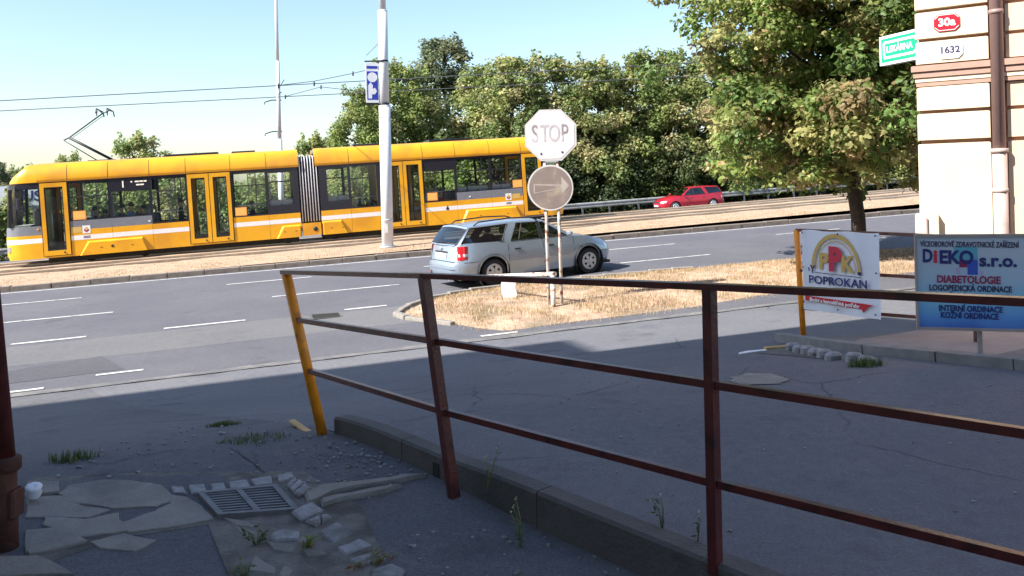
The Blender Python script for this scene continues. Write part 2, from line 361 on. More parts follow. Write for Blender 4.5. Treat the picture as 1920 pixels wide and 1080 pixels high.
STRIPS = [[(-1.577,4.356),(-1.414,4.3),(-1.335,4.22),(-1.467,4.264)],[(-1.476,4.248),(-1.334,4.188),(-1.266,4.08),(-1.421,4.18)],[(-1.38,4.108),(-1.246,4.044),(-1.1,3.888),(-1.12,3.84),(-1.264,3.96)],[(-1.269,4.18),(-1.165,4.196),(-1.092,4.12),(-1.205,4.084)],[(-1.061,3.868),(-0.899,3.888),(-0.846,3.796),(-1.019,3.768)]]
HUMPS = [[(-1.21,4.608),(-1.138,4.712),(-0.826,4.788),(-0.649,4.84),(-0.557,4.848),(-0.688,4.784),(-0.934,4.684),(-1.063,4.62),(-1.153,4.484)],[(-1.103,4.524),(-0.954,4.604),(-0.67,4.716),(-0.748,4.636),(-0.959,4.54),(-1.072,4.464)]]
BLOCKS = [[(-1.22,4.364),(-1.131,4.496),(-1.048,4.396),(-1.142,4.288)],[(-1.111,4.26),(-1.053,4.328),(-1.027,4.252),(-1.053,4.208)],[(-1.045,4.328),(-1.015,4.344),(-0.982,4.304),(-1.019,4.252)],[(-1.015,4.148),(-0.945,4.268),(-0.848,4.144),(-0.92,4.036)],[(-0.89,3.988),(-0.798,4.084),(-0.731,4.016),(-0.833,3.908)],[(-0.816,3.864),(-0.69,3.952),(-0.645,3.88),(-0.737,3.792)],[(-0.694,3.752),(-0.596,3.82),(-0.536,3.756),(-0.541,3.684),(-0.676,3.692)],[(-1.344,4.744),(-1.315,4.856),(-1.284,4.808),(-1.313,4.696)],[(-1.31,4.684),(-1.276,4.796),(-1.244,4.76),(-1.27,4.632)],[(-1.262,4.62),(-1.237,4.748),(-1.175,4.68),(-1.227,4.568)],[(-1.26,4.144),(-1.203,4.196),(-1.11,4.16),(-1.1,4.076),(-1.221,4.064)]]
SETT_ROW = [[(-2.012,4.776),(-1.936,4.764),(-1.874,4.66),(-1.966,4.688)],[(-1.91,4.776),(-1.825,4.784),(-1.762,4.668),(-1.849,4.66)],[(-1.797,4.792),(-1.722,4.812),(-1.659,4.688),(-1.738,4.672)],[(-1.695,4.824),(-1.6,4.852),(-1.538,4.72),(-1.631,4.696)],[(-1.577,4.86),(-1.48,4.904),(-1.429,4.784),(-1.518,4.756)],[(-1.445,4.912),(-1.369,4.964),(-1.331,4.88),(-1.398,4.8)]]
GRATE = [(-1.789,4.632),(-1.398,4.712),(-1.202,4.408),(-1.582,4.356)]
SETTS2 = [[(2.819,8.716),(2.839,8.512)],[(2.835,8.468),(2.85,8.312)],[(2.855,8.28),(2.871,8.136)],[(2.856,8.064),(2.875,7.908)],[(2.864,7.82),(2.884,7.684)],[(2.945,7.812),(2.966,7.664)],[(2.945,7.572),(2.974,7.404)],[(2.984,7.416),(2.999,7.328)]]
CRACKS = [[(-2.689,5.264),(-2.593,5.288),(-2.528,5.392),(-2.43,5.46),(-2.332,5.536),(-2.211,5.532)],[(-1.923,5.524),(-1.781,5.308),(-1.642,5.12),(-1.533,4.976)],[(-2.791,4.676),(-2.679,4.692),(-2.617,4.716)],[(-0.938,6.04),(-0.8,6.052),(-0.699,6.188),(-0.608,6.22),(-0.409,6.284),(-0.11,6.38),(0.138,6.512)],[(-0.426,7.304),(-0.048,7.2),(0.387,6.704),(0.622,6.904),(1.008,7.432)],[(1.76,6.82),(2.159,7.768)]]
PATCH = [(1.855,7.184),(2.052,7.388),(2.233,7.204),(2.229,6.828),(2.126,6.66),(1.861,6.712),(1.782,6.872)]
ISLAND = [(-2.215,15.292),(-2.176,15.736),(-2.101,16.192),(-1.812,16.936),(-1.406,17.352),(-0.976,17.712),(-0.295,18.152),(0.42,18.62),(2.009,18.844),(4.203,19.412),(6.644,19.96),(10.265,21.032),(12.962,21.448),(10.588,17.54),(8.022,16.912),(5.348,15.512),(4.436,15.14),(3.095,14.376),(1.639,13.864),(0.638,13.552),(0.108,13.216),(-0.233,13.144),(-0.586,13.504),(-1.058,14.012),(-1.562,14.508),(-1.959,14.836)]
ROADPATCH = [(-7.73,12.364),(-7.131,12.724),(-6.574,13.092),(-5.682,12.048),(-6.22,11.768),(-7.125,11.388)]
LPATCH2 = [(-6.257,13.508),(-4.859,13.752),(-1.578,14.664),(-1.813,13.552),(-3.776,12.496),(-5.175,11.992)]
EXTRA=[[(-1.252,4.064),(-1.095,4.032),(-1.096,3.936),(-1.201,3.976)],[(-1.065,3.98),(-0.988,4.016),(-0.914,3.916),(-1.017,3.892)],[(-1.276,3.944),(-1.131,3.82),(-1.126,3.748),(-1.253,3.792)],[(-1.102,3.836),(-1.048,3.788),(-1.046,3.72),(-1.11,3.748)],[(-1.124,4.108),(-1.037,4.116),(-0.991,4.032),(-1.074,4.016)]]

# ================================================================== THE SETTING
def sheet(name, ps, qs, zf, m, uvw=None):
    P = []
    for p in ps: P.append([S(p, q, zf(p, q)) for q in qs])
    mb = MB(); mb.grid(P); o = mb.build(name, m); o['kind'] = 'structure'
    return o
def lin(a, b, n): return [a + (b - a)*i/n for i in range(n + 1)]
def ground_zf(p, q):
    if q < 14: return min(-1.9, road_z(p, q) - 0.5)
    if q < 36: return road_z(p, q) - 0.35
    return far_z(p) - 0.05
sheet('ground', [-900, -400, -150, -80, -45, -20, 0, 20, 40, 60, 90, 200, 500, 900], [-300, -60, -10, 5, 13.9, 14.1, 35.9, 38.3, 60, 120, 300, 900], ground_zf, M['ground'])
ROAD = sheet('road', lin(-45, 60, 42), lin(12.2, 26.0, 6), road_z, M['road'])
sheet('far_road', lin(-45, 60, 42), lin(38.2, 49.2, 4), lambda p, q: far_z(p), M['road'])
BED = sheet('track_bed', lin(-45, 60, 70), [25.98, 26.5, 28, 30, 32, 34, 36.4, 37.0, 38.3], lambda p, q: bed_z(p) + (0.02*math.sin(p*2.1 + q) if 26.4 < q < 36 else 0) - (0 if q < 36.5 else 0.3 if q < 37.5 else 0.9), M['bed'])
# pavement in front of the house (right of the railing) and the sunken drive (left of it)
F0 = Vector((-1.40, 5.95)); FE = Vector((0.649, -0.761)); FN = Vector((-0.761, -0.649))
def fl(s, t): v = F0 + FE*s + FN*t; return v.x, v.y
def fine(a, b, s0, s1, k=0.35):
    out = []; v = a
    while v < b - 1e-6:
        out.append(v); d = max(0, s0 - v, v - s1); v += k + d*0.25
    return out + [b]
def fence_sheet(name, ts, zf, m):
    P = []
    for s_ in fine(-34, 24, -9, 5):
        row = []
        for t in ts:
            x, y = fl(s_, t); p, q = pq(x, y)
            row.append((x, y, zf(p, q) - 0.04*sst((q - 12.25)/0.5)))
        P.append(row)
    mb = MB(); mb.grid(P); o = mb.build(name, m); o['kind'] = 'structure'; return o
YARD = fence_sheet('pavement', [-v for v in fine(0, 26, 0, 9)][::-1], yard_z, M['yard'])
DRIVE = fence_sheet('driveway', fine(0, 16, 0, 6), drive_z, M['drive'])
def strip(name, pts, w, zf, m, parent, dz_=0.004):
    L_, R_ = [], []
    for i, (x, y) in enumerate(pts):
        a = pts[max(i-1, 0)]; b = pts[min(i+1, len(pts)-1)]; dx, dy = b[0]-a[0], b[1]-a[1]; d = math.hypot(dx, dy) or 1
        ww = (w[i] if isinstance(w, (list, tuple)) else w)/2
        nx, ny = -dy/d*ww, dx/d*ww
        L_.append((x+nx, y+ny, zf(x+nx, y+ny) + dz_)); R_.append((x-nx, y-ny, zf(x-nx, y-ny) + dz_))
    mb = MB(); mb.grid([L_, R_], smooth=False); return mb.build(name, m, parent)
rz = lambda x, y: road_z(*pq(x, y))
def flat(name, pts, zf, m, parent, dz_=0.004):
    mb = MB(); n = len(pts); ar = sum(pts[i][0]*pts[(i+1) % n][1] - pts[(i+1) % n][0]*pts[i][1] for i in range(n))
    if ar < 0: pts = pts[::-1]
    mb.add([(x, y, zf(x, y) + dz_) for x, y in pts], [tuple(range(n))]); return mb.build(name, m, parent)
def sline(p0, p1, q, n=6, amp=0.0): return [xy(p0 + (p1-p0)*i/n, q + random.uniform(-amp, amp)) for i in range(n + 1)]
# painted lane markings
strip('edge_line', sline(-45, 60, 25.42, 40), 0.12, rz, M['paint'], ROAD)
for q, spans, w in ((22.72, [(-13, -10.2), (-7, -4.2), (-0.8, 1.35), (4.4, 6.4), (10.0, 12.2), (15.8, 18.2), (21.5, 24)], 0.11), (19.5, [(-11, -8.4), (-5.6, -3.0), (0.28, 3.18), (8.9, 11.5), (14.6, 17.2), (20.3, 23)], 0.11),
                    (16.55, [(-4.2, -3.0), (-1.7, -0.26), (1.6, 2.43), (-7, -5.6)], 0.12), (12.98, [(-2.24, -1.62)], 0.09), (12.52, [(-3.6, -2.8), (3.3, 3.9)], 0.1)):
    for a, b in spans: strip('lane_marking', sline(a, b, q, 4, 0.004), w, rz, M['paint'], ROAD, 0.008)
flat('asphalt_patch', [xy(*v) for v in ((-9, 13.2), (-3.7, 14.0), (-2.4, 14.45), (-1.9, 13.2), (-2.6, 13.15), (-9, 12.75))], rz, M['road_patch'], ROAD)
strip('worn_strip', sline(-20, 30, 15.35, 30, 0.03), [1.9 + random.uniform(-.12, .12) for _ in range(31)], rz, M['road_pale'], ROAD, 0.002)
GUT = strip('gutter', sline(-30, 30, 12.28, 80, 0.02), [0.20 + random.uniform(-.06, .06) for _ in range(81)], rz, M['gutter'], None, 0.010); GUT['kind'] = 'structure'
# manhole cover in the road
mh = empty('manhole_cover', S(1.2, 16.05, road_z(1.2, 16.05) + 0.006), (0, 0, A), 'dark square iron drain cover set in the roadway', 'drain cover')
MB().box(-0.3, 0.3, -0.3, 0.3, 0, 0.006).build('frame', M['concrete_dark'], mh)
for i in range(6): MB().box(-0.25, 0.25, -0.25 + i*0.085, -0.20 + i*0.085, 0.006, 0.012).build('bar', M['under'], mh)
# kerb along the tram reservation
KERB = empty('kerb', S(0, 25.8, 0), kind='structure')
km = MB().bbox(-0.5, 0.49, -0.11, 0.11, -0.12, 0.155, 0.012).mesh('kerb_stone', M['kerb'])
for i in range(-14, 36):
    o = link('kerb_stone', km, None, S(i, 25.86 + random.uniform(-.012, .012), road_z(i, 25.8) + random.uniform(-.015, .01)), (random.uniform(-.02, .02), -0.034 + random.uniform(-.006, .006), A))
    o.parent = KERB; o.matrix_parent_inverse = Matrix.Translation(-Vector(KERB.location))
# tram rails
def rail(q, name='rail', par=None):
    mb = MB()
    for (w, h0, h1) in ((0.07, 0.02, 0.05), (0.02, -0.05, 0.02)):
        L_ = [[], [], [], []]
        for p in lin(-45, 60, 35):
            for k, (qq, hh) in enumerate(((q-w/2, h0), (q-w/2, h1), (q+w/2, h1), (q+w/2, h0))): L_[k].append(S(p, qq, bed_z(p) + 0.025 + hh))
        mb.grid([L_[0], L_[1], L_[2], L_[3]], smooth=False)
    return mb.build(name, M['rail'], par)
for nm, q0, lab in (('tram_track', 30.73, 'empty pair of tram rails on dry grass nearest the kerb'), ('tram_track', 34.15, 'pair of tram rails under the yellow tram')):
    t = empty(nm, S(0, q0, bed_z(0)), (0, 0, 0), lab, 'tram track', 'tram tracks in the reservation')
    for dq in (-0.7175, 0.7175):
        o = rail(q0 + dq, 'rail', None); o.parent = t; o.matrix_parent_inverse = Matrix.Translation(-Vector(t.location))
# ------------------------------------------------------------------ grass island with kerb edge
isl = [Vector(p) for p in ISLAND]
ISL = [(v.x, v.y) for v in isl]
def seg_d(x, y, a, b):
    dx, dy = b[0]-a[0], b[1]-a[1]; t = clamp(((x-a[0])*dx + (y-a[1])*dy)/(dx*dx + dy*dy + 1e-9), 0, 1); return math.hypot(x-a[0]-dx*t, y-a[1]-dy*t)
def isl_h(x, y):
    d = min(seg_d(x, y, ISL[i-1], ISL[i]) for i in range(len(ISL))); return rz(x, y) - 0.008 + 0.115*sst(d/0.8)
bm = bmesh.new(); vs = [bm.verts.new((x, y, rz(x, y) + 0.05)) for x, y in ISL]
es = [bm.edges.new((vs[i], vs[(i+1) % len(vs)])) for i in range(len(vs))]
for _ in range(260):
    x, y = random.uniform(-2.2, 13), random.uniform(13.1, 21.5)
    if inpoly(x, y, ISL) and min(math.hypot(x-a, y-b) for a, b in ISL) > 0.35: pass
bmesh.ops.triangle_fill(bm, edges=es, use_beauty=True)
bmesh.ops.subdivide_edges(bm, edges=bm.edges[:], cuts=3, use_grid_fill=True)
for v in bm.verts: v.co.z = isl_h(v.co.x, v.co.y)
for f in bm.faces:
    f.smooth = True
    if f.normal.z < 0: f.normal_flip()
me = bpy.data.meshes.new('verge'); bm.to_mesh(me); bm.free(); me.materials.append(M['soil'])
VERGE = link('verge', me); VERGE['kind'] = 'structure'
# low kerb stones round the tip of the island
edge = ISL[-3:] + ISL[:10]
acc = []
for i in range(len(edge) - 1):
    a, b = Vector(edge[i]), Vector(edge[i+1]); n = max(1, int((b-a).length/0.5))
    for k in range(n): acc.append((a + (b-a)*k/n, a + (b-a)*(k+1)/n))
for a, b in acc:
    c = (a+b)/2; ang = math.atan2((b-a).y, (b-a).x); L_ = (b-a).length
    MB().bbox(-L_/2+.01, L_/2-.01, -0.06, 0.06, -0.05, 0.07+random.uniform(-.015, .01), 0.01).build('edging_stone', M['concrete'], VERGE, (c.x, c.y, rz(c.x, c.y)), (0, 0, ang))
# ------------------------------------------------------------------ dry grass (stuff)
def grass_mesh(name, pts, h0, h1, w, cols, n_bl=4, spread=0.05):
    mb = MB(); cc = []
    for (x, y, z) in pts:
        base = random.choice(cols); k = random.uniform(0.7, 1.25)
        for _ in range(n_bl):
            a = random.uniform(0, 2*PI); h = random.uniform(h0, h1); ln = random.uniform(0.1, 0.8)*h
            bx, by = x + random.gauss(0, spread), y + random.gauss(0, spread); ww = w*random.uniform(.6, 1.3)
            dx, dy = math.cos(a)*ww/2, math.sin(a)*ww/2; lx, ly = random.uniform(-1, 1)*ln, random.uniform(-1, 1)*ln
            mb.add([(bx-dx, by-dy, z-.02), (bx+dx, by+dy, z-.02), (bx+lx, by+ly, z+h)], [(0, 1, 2)]); cc.append(tuple(c*k for c in base))
    me = mb.mesh(name, M['grass']); set_tint(me, cc); return me
DRY = [(0.48, 0.34, 0.21), (0.56, 0.42, 0.27), (0.38, 0.26, 0.15), (0.60, 0.48, 0.33), (0.33, 0.24, 0.13), (0.50, 0.33, 0.24)]
GRN = [(0.20, 0.22, 0.06), (0.14, 0.18, 0.05), (0.30, 0.28, 0.09)]
pts = []
while len(pts) < 15000:
    x, y = random.uniform(-2.3, 13), random.uniform(13, 21.6)
    if inpoly(x, y, ISL) or (x > -.6 and inpoly(x - random.uniform(-.05, .05), y + random.random()**2*.22, ISL)):
        if random.random() < 0.8 and math.sin(x*3.1 + 2*math.sin(y*1.7))*math.cos(y*2.3 + x) < -0.1: continue
        pts.append((x, y, isl_h(x, y)))
o = link('dry_grass', grass_mesh('dry_grass', pts, 0.015, 0.075, 0.011, DRY*5 + GRN, 4, 0.05)); tag(o, 'straw coloured dry grass on the traffic island', 'grass', kind='stuff')
pts = []
for _ in range(9000):
    p, q = random.uniform(-12, 34), 26.1 + abs(random.gauss(0, 1))*1.8
    if q < 36 and not any(abs(q - r) < 0.1 for r in (30.01, 31.45, 33.43, 34.87)) and not (32.8 < q < 35.5): pts.append((*xy(p, q), bed_z(p)))
for _ in range(1500):
    p, q = random.uniform(2, 40), random.uniform(35.6, 36.8); pts.append((*xy(p, q), bed_z(p) - .02))
o = link('dry_grass', grass_mesh('dry_grass_reservation', pts, 0.012, 0.055, 0.014, DRY*4 + GRN, 3, 0.10)); tag(o, 'parched low grass along the tram reservation', 'grass', kind='stuff')
# ------------------------------------------------------------------ drive: slabs, setts, drain, low wall, cracks
def poly_piece(name, pts, h, m, bev, zf=dz, low=-0.05):
    MB().prism(pts, lambda x, y: zf(x, y) + low, lambda x, y: zf(x, y) + h, 0, bev).build(name, m, DRIVE)
def jag(pts, k=2, amp=0.012):
    out = []
    for i in range(len(pts)):
        a, b = pts[i], pts[(i+1) % len(pts)]
        for j in range(k):
            t = j/k; out.append((a[0]+(b[0]-a[0])*t + random.uniform(-amp, amp), a[1]+(b[1]-a[1])*t + random.uniform(-amp, amp)))
    return out
for i, s_ in enumerate(SLABS): poly_piece('concrete_slab', jag([((x - sum(v[0] for v in s_)/len(s_))*1.035 + sum(v[0] for v in s_)/len(s_), (y - sum(v[1] for v in s_)/len(s_))*1.035 + sum(v[1] for v in s_)/len(s_)) for x, y in s_], 3, 0.008), 0.007 + 0.004*(i % 3), M['concrete'], 0.004)
for s_ in STRIPS: poly_piece('concrete_slab', jag(s_, 2, 0.008), 0.008, M['concrete'], 0.004)
for s_ in HUMPS: poly_piece('concrete_fillet', jag(s_, 2, 0.008), 0.028, M['concrete'], 0.014)
for s_ in EXTRA: poly_piece('granite_block', jag(s_, 2, 0.008), random.uniform(.008, .02), M['concrete'], 0.006)
for s_ in BLOCKS: poly_piece('granite_block', jag(s_, 2, 0.006), random.uniform(0.016, 0.032), M['granite'], 0.009)
for s_ in SETT_ROW: poly_piece('sett', jag(s_, 2, 0.005), random.uniform(0.008, 0.016), M['granite'], 0.006)
MB().prism([(-2.95, 5.02), (-2.2, 5.03), (-1.3, 4.98), (-0.85, 4.45), (-0.55, 3.6), (-1.25, 3.6), (-1.62, 4.28), (-2.0, 4.15), (-2.4, 3.75), (-2.95, 3.75)], lambda x, y: dz(x, y) - .05, lambda x, y: dz(x, y) + 0.003).build('earth_patch', M['dirtfill'], DRIVE)
for c in CRACKS:
    zf = dz if c[0][0] < -1.0 else yz
    pts = []
    for i in range(len(c) - 1):
        for k in range(4):
            t = k/4; pts.append((c[i][0]+(c[i+1][0]-c[i][0])*t + random.uniform(-.012, .012), c[i][1]+(c[i+1][1]-c[i][1])*t + random.uniform(-.012, .012)))
    strip('crack', pts + [c[-1]], [random.uniform(.003, .012) for _ in range(len(pts)+1)], zf, M['under'], DRIVE if zf is dz else YARD, 0.004)
flat('paving_slab', [(3.62, 9.1), (4.0, 9.6), (5.1, 10.2), (6.5, 9.2), (5.6, 6.6), (4.75, 6.05), (4.2, 6.85), (3.88, 7.45), (3.66, 8.2)], yz, M['slab'], YARD, 0.006)
flat('concrete_patch', jag(PATCH, 3, .03), yz, M['concrete'], YARD, 0.006)
M['yard_dark'] = asphalt('tarry patch', (0.07, 0.071, 0.082), (0.09, 0.09, 0.10), (0.05, 0.05, 0.06), 0.3, False)
flat('asphalt_patch', jag([(2.6, 9.1), (3.2, 9.9), (3.3, 8.6), (3.0, 7.9)], 3, .03), yz, M['concrete_dark'], YARD, 0.005)
# drain grate
M['oldiron'] = mat('worn cast iron', (0.17, 0.165, 0.17), 0.6, 0.4, var=0.2, vscale=12)
g = [Vector((x, y, dz(x, y) + 0.012)) for x, y in GRATE]
gr = empty('drain_grate', sum(g, Vector())/4, (0, 0, 0), 'rectangular iron drain grate with slots between cobbles', 'drain grate')
gl = [v - Vector(gr.location) for v in g]
def gp(u, v): return gl[0]*(1-u)*(1-v) + gl[1]*u*(1-v) + gl[2]*u*v + gl[3]*(1-u)*v
fr = MB()
for a, b in (((-.03, 0), (1.03, 0)), ((-.03, 1), (1.03, 1)), ((0, 0), (0, 1)), ((1, 0), (1, 1)), ((.5, 0), (.5, 1))): fr.bar(gp(*a), gp(*b), 0.03, 0.03)
fr.build('frame', M['oldiron'], gr)
MB().add([gp(0, 0)-Vector((0, 0, .05)), gp(1, 0)-Vector((0, 0, .05)), gp(1, 1)-Vector((0, 0, .05)), gp(0, 1)-Vector((0, 0, .05))], [(3, 2, 1, 0)]).build('sump', M['black'], gr)
MB().prism([(v.x, v.y) for v in gl], -0.06, -0.0115).build('pit', M['black'], gr)
for h in (0, 1):
    for i in range(8):
        v = (i + 0.8)/9.2; MB().bar(gp(h*.5 + .04, v), gp(h*.5 + .46, v), 0.016, 0.02).build('bar', M['oldiron'], gr)
# low retaining wall under the railing: three cast lengths with a joint between
W = empty('retaining_wall', (-1.27, 5.75, 0), label='low grimy concrete retaining wall below the brown railing', cat='wall')
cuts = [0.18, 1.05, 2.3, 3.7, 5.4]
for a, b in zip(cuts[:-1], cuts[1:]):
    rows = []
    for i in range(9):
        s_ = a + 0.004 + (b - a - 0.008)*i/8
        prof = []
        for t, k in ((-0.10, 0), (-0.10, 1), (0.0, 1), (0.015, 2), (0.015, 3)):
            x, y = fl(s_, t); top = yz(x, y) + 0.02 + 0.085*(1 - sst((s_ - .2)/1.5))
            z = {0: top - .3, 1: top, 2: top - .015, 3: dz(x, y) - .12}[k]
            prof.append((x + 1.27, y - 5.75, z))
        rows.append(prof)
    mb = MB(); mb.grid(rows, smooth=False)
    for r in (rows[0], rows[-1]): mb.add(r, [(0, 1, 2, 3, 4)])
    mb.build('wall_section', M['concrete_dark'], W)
dsx, dsy = fl(1.42, .016)
MB().box(-.03, .03, -.003, .003, -.05, .05).build('drain_slot', M['black'], W, (dsx + 1.27, dsy - 5.75, -0.10), (0, 0, math.atan2(FE.y, FE.x)))

# ================================================================== BUILDINGS
# corner house on the right: K is the visible corner, BE runs along the lit face towards the camera side
K = Vector((5.17, 10.5)); BE = Vector((0.846, -0.533)); BN = Vector((-0.533, -0.846))
bang = math.atan2(BE.y, BE.x)
H1 = empty('corner_house', (K.x, K.y, 0), (0, 0, bang), 'cream rusticated corner house with a brown cornice and downpipe', 'house')
# local frame: x along the face, y = 0 face (front is -y), footprint behind
uu = Vector((CA, SA)); ux, uy = uu.dot(BE), -uu.dot(BN)
core = [(0.03, 0.06), (4.5, 0.06), (4.5 + ux*9, 0.06 + uy*9 + 6), (0.03 + ux*12, 0.06 + uy*12)]
MB().prism(core, -0.9, 13.5).build('wall', M['groove'], H1)
zs = [(-0.6, 1.92), (1.97, 2.30), (2.345, 2.635), (2.93, 3.205), (3.25, 3.575), (3.62, 3.93), (3.975, 4.29), (4.335, 4.65), (4.7, 5.02), (5.07, 5.4)]
for (z0, z1) in zs:
    # corner pilaster course turns the corner; right-hand course is set back a little
    c = [(0.0, -0.02), (0.02, -0.04), (0.78, -0.04), (0.78, 0.06), (0.1, 0.06), (ux*.8+.1, uy*.8+.06), (ux*.8, uy*.8 + .06), ]
    MB().prism([(0.0, -0.015), (0.025, -0.04), (0.80, -0.04), (0.80, 0.07), (0.0, 0.07)], z0, z1, 0, 0.012).build('plaster_course', M['plaster'], H1)
    MB().prism([(0.98, 0.0), (4.4, 0.0), (4.4, 0.07), (0.98, 0.07)], z0, z1 if z1 < 1.93 else z1, 0, 0.012).build('plaster_course', M['plaster2'], H1)
    # return along the street side
    MB().prism([(0.0 - .0, 0.075), (ux*5, uy*5 + .075), (ux*5 + .06, uy*5 + .03), (0.06, 0.075)], z0, z1).build('plaster_course', M['plaster'], H1)
MB().prism([(-0.05, -0.10), (4.45, -0.10), (4.45, 0.065), (-0.05, 0.065)], 2.83, 2.905, 0, 0.01).build('cornice', M['groove'], H1)
MB().prism([(-0.03, -0.075), (4.45, -0.075), (4.45, 0.065), (-0.03, 0.065)], 2.755, 2.829, 0).build('cornice', M['groove'], H1)
MB().prism([(-0.01, -0.055), (4.45, -0.055), (4.45, 0.065), (-0.01, 0.065)], 2.70, 2.754, 0).build('cornice', M['plaster'], H1)
MB().prism([(0.0, -0.045), (4.45, -0.045), (4.45, 0.065), (0.0, 0.065)], 2.645, 2.699, 0).build('cornice', M['groove'], H1)
MB().prism([(-0.04, -0.16), (0.22, -0.16), (0.22, -0.04), (-0.04, -0.04)], -0.6, 1.05, 0, 0.02).build('plinth_block', M['plaster'], H1)
MB().tube([(0.09, -0.19, -.4), (0.09, -0.19, 1.0)], 0.012).build('cable_conduit', M['pipe'], H1)
MB().tube([(0.89, -0.09, 1.8), (0.89, -0.09, 14)], 0.073, 14).build('downpipe', M['pipe'], H1)
MB().tube([(0.89, -0.09, -.5), (0.89, -0.09, 1.8)], 0.082, 14).build('downpipe', M['pipe_low'], H1)
for z, r, m_ in ((1.78, .1, 'pipe_low'), (1.30, .089, 'pipe_low'), (3.45, .082, 'pipe'), (5.2, .082, 'pipe')): MB().tube([(0.89, -0.09, z), (0.89, -0.09, z+.05)], r, 14).build('pipe_collar', M[m_], H1)
MB().bbox(1.28, 1.75, -0.10, 0.0, -0.3, 1.03, 0.01).build('meter_box', M['pipe_low'], H1)
# house number plates on the pilaster
def oct_plate(w, h, c): return [(-w/2+c, -h/2), (w/2-c, -h/2), (w/2, -h/2+c), (w/2, h/2-c), (w/2-c, h/2), (-w/2+c, h/2), (-w/2, h/2-c), (-w/2, -h/2+c)]
for x, z, mt_, txt, tm, lab in ((0.36, 3.42, 'plate_red', '30a', 'white', 'red enamel number plate reading 30a on the corner house'), (0.385, 3.075, 'white', '1632', 'ink', 'white number plate reading 1632 on the corner house')):
    n_ = empty('house_number_plate', (K + BE*x - BN*(-0.045)).to_3d() + Vector((0, 0, z)), (0, 0, bang), lab, 'number plate', 'number plates on the corner house')
    n_.location = (K.x + BE.x*x + BN.x*0.045, K.y + BE.y*x + BN.y*0.045, z)
    plate(MB(), oct_plate(0.285, 0.215, 0.05), 0.003, -0.012).build('enamel_plate', M[mt_], n_)
    rim = MB()
    pp = oct_plate(0.262, 0.192, 0.045)
    for i in range(8): a, b = pp[i], pp[(i+1) % 8]; rim.bar((a[0], -0.013, a[1]), (b[0], -0.013, b[1]), 0.004, 0.006)
    rim.build('border_line', M[tm], n_)
    text(txt, 0.135 if len(txt) == 3 else 0.115, M[tm], n_, (0, -0.0145, 0), bold=0.004)
# pharmacy sign projecting from the street side of the corner house
vv_ = Vector((-SA, CA)); base = K + uu*0.32
ps = empty('pharmacy_sign', (base.x, base.y, 3.0), (0, 0, math.atan2(-vv_.y, -vv_.x)), 'green LEKÁRNA pharmacy sign with white arrow outline projecting from the corner house', 'sign')
ps.scale = (.86, 1, .80); ps.location.z = 3.06
# local x runs back towards the wall, face is -y (towards the camera side)
MB().box(-1.16, -0.22, 0.0, 0.10, 0.0, 0.50).build('sign_box', M['white'], ps)
MB().box(-1.12, -0.22, -0.004, 0.0, 0.045, 0.455).build('green_panel', M['green'], ps)
ar = MB(); ap = [(-1.05, 0.12), (-0.42, 0.12), (-0.26, 0.25), (-0.42, 0.38), (-1.05, 0.38)]
for i in range(5): a, b = ap[i], ap[(i+1) % 5]; ar.bar((a[0], -0.007, a[1]), (b[0], -0.007, b[1]), 0.006, 0.04, up=(0, 1, 0)) if False else ar.bar((a[0], -0.007, a[1]), (b[0], -0.007, b[1]), 0.04, 0.006, up=(0, 1, 0))
ar.build('arrow_outline', M['white'], ps)
text('LEKÁRNA', 0.15, M['white'], ps, (-0.725, -0.006, 0.25), bold=.003, sx=0.84)
for z in (0.1, 0.4): MB().box(-0.22, 0.0, 0.03, 0.07, z-.02, z+.02).build('bracket', M['darkmetal'], ps)
# tall house on the left and behind the viewer: its downpipe shows, its roofline shades the forecourt
SHX = empty('apartment_house', S(-1.4, 4.6, 0), (0, 0, A), 'grey plastered apartment house beside the drive, outside the left edge', 'house')
def hb(name, p0, p1, q0, q1, z0, z1, m): MB().box(p0+1.4, p1+1.4, q0-4.6, q1-4.6, z0, z1).build(name, m, SHX)
hb('wall', -38, -14.85, -12, 7.0, -3, 15.8, M['shade_plaster'])
hb('wall', -14.8, -4.15, -12, 7.0, -3, 10.5, M['shade_plaster'])
hb('wall', -4.1, -1.42, -12, 4.55, -1.5, 10.3, M['shade_plaster'])
hb('roof', -38.3, -14.6, -12.3, 7.2, 15.8, 16.1, M['groove']); hb('roof', -14.59, -3.95, -12.3, 7.15, 10.5, 10.78, M['groove']); hb('roof', -3.94, -1.3, -12.3, 4.7, 10.3, 10.52, M['groove'])
for p in (-36, -33, -30, -27, -24, -21, -18, -12.5, -9.5, -6.8):
    for z in ((1.2, 4.8, 8.4, 12) if p < -14 else (1.2, 4.8, 7.6)):
        w_ = MB().box(p+1.4-.5, p+1.4+.5, 2.38, 2.43, z, z+1.6).build('window', M['white'], SHX); MB().box(p+1.4-.42, p+1.4+.42, 2.43, 2.44, z+.08, z+1.52).build('pane', M['tdark'], w_)
# rusty drainpipe at the left edge
dp = empty('rusty_drainpipe', (-2.51, 4.06, -0.15), label='rusty brown iron drainpipe at the left edge of the view', cat='drainpipe')
MB().tube([(-.02, 0, 0), (-.02, 0, 0.42)], 0.056, 14).build('base_pipe', M['rust'], dp)
MB().tube([(-0.01, 0, 0.40), (-0.46, 0, 7.0)], 0.046, 14).build('pipe', M['brown'], dp)
MB().lathe([(0.0, 0.39), (0.05, 0.39), (0.060, 0.40), (0.060, 0.45), (0.05, 0.46), (0, 0.46)], 16).build('collar', M['rust'], dp)
MB().bbox(0.02, 0.05, -0.05, 0.05, 0.16, 0.30, .01).build('inspection_cover', M['rust'], dp)
MB().bar((-0.2, .03, 1.6), (0, 0, 1.6), .03, .01).build('wall_bracket', M['rust'], dp)

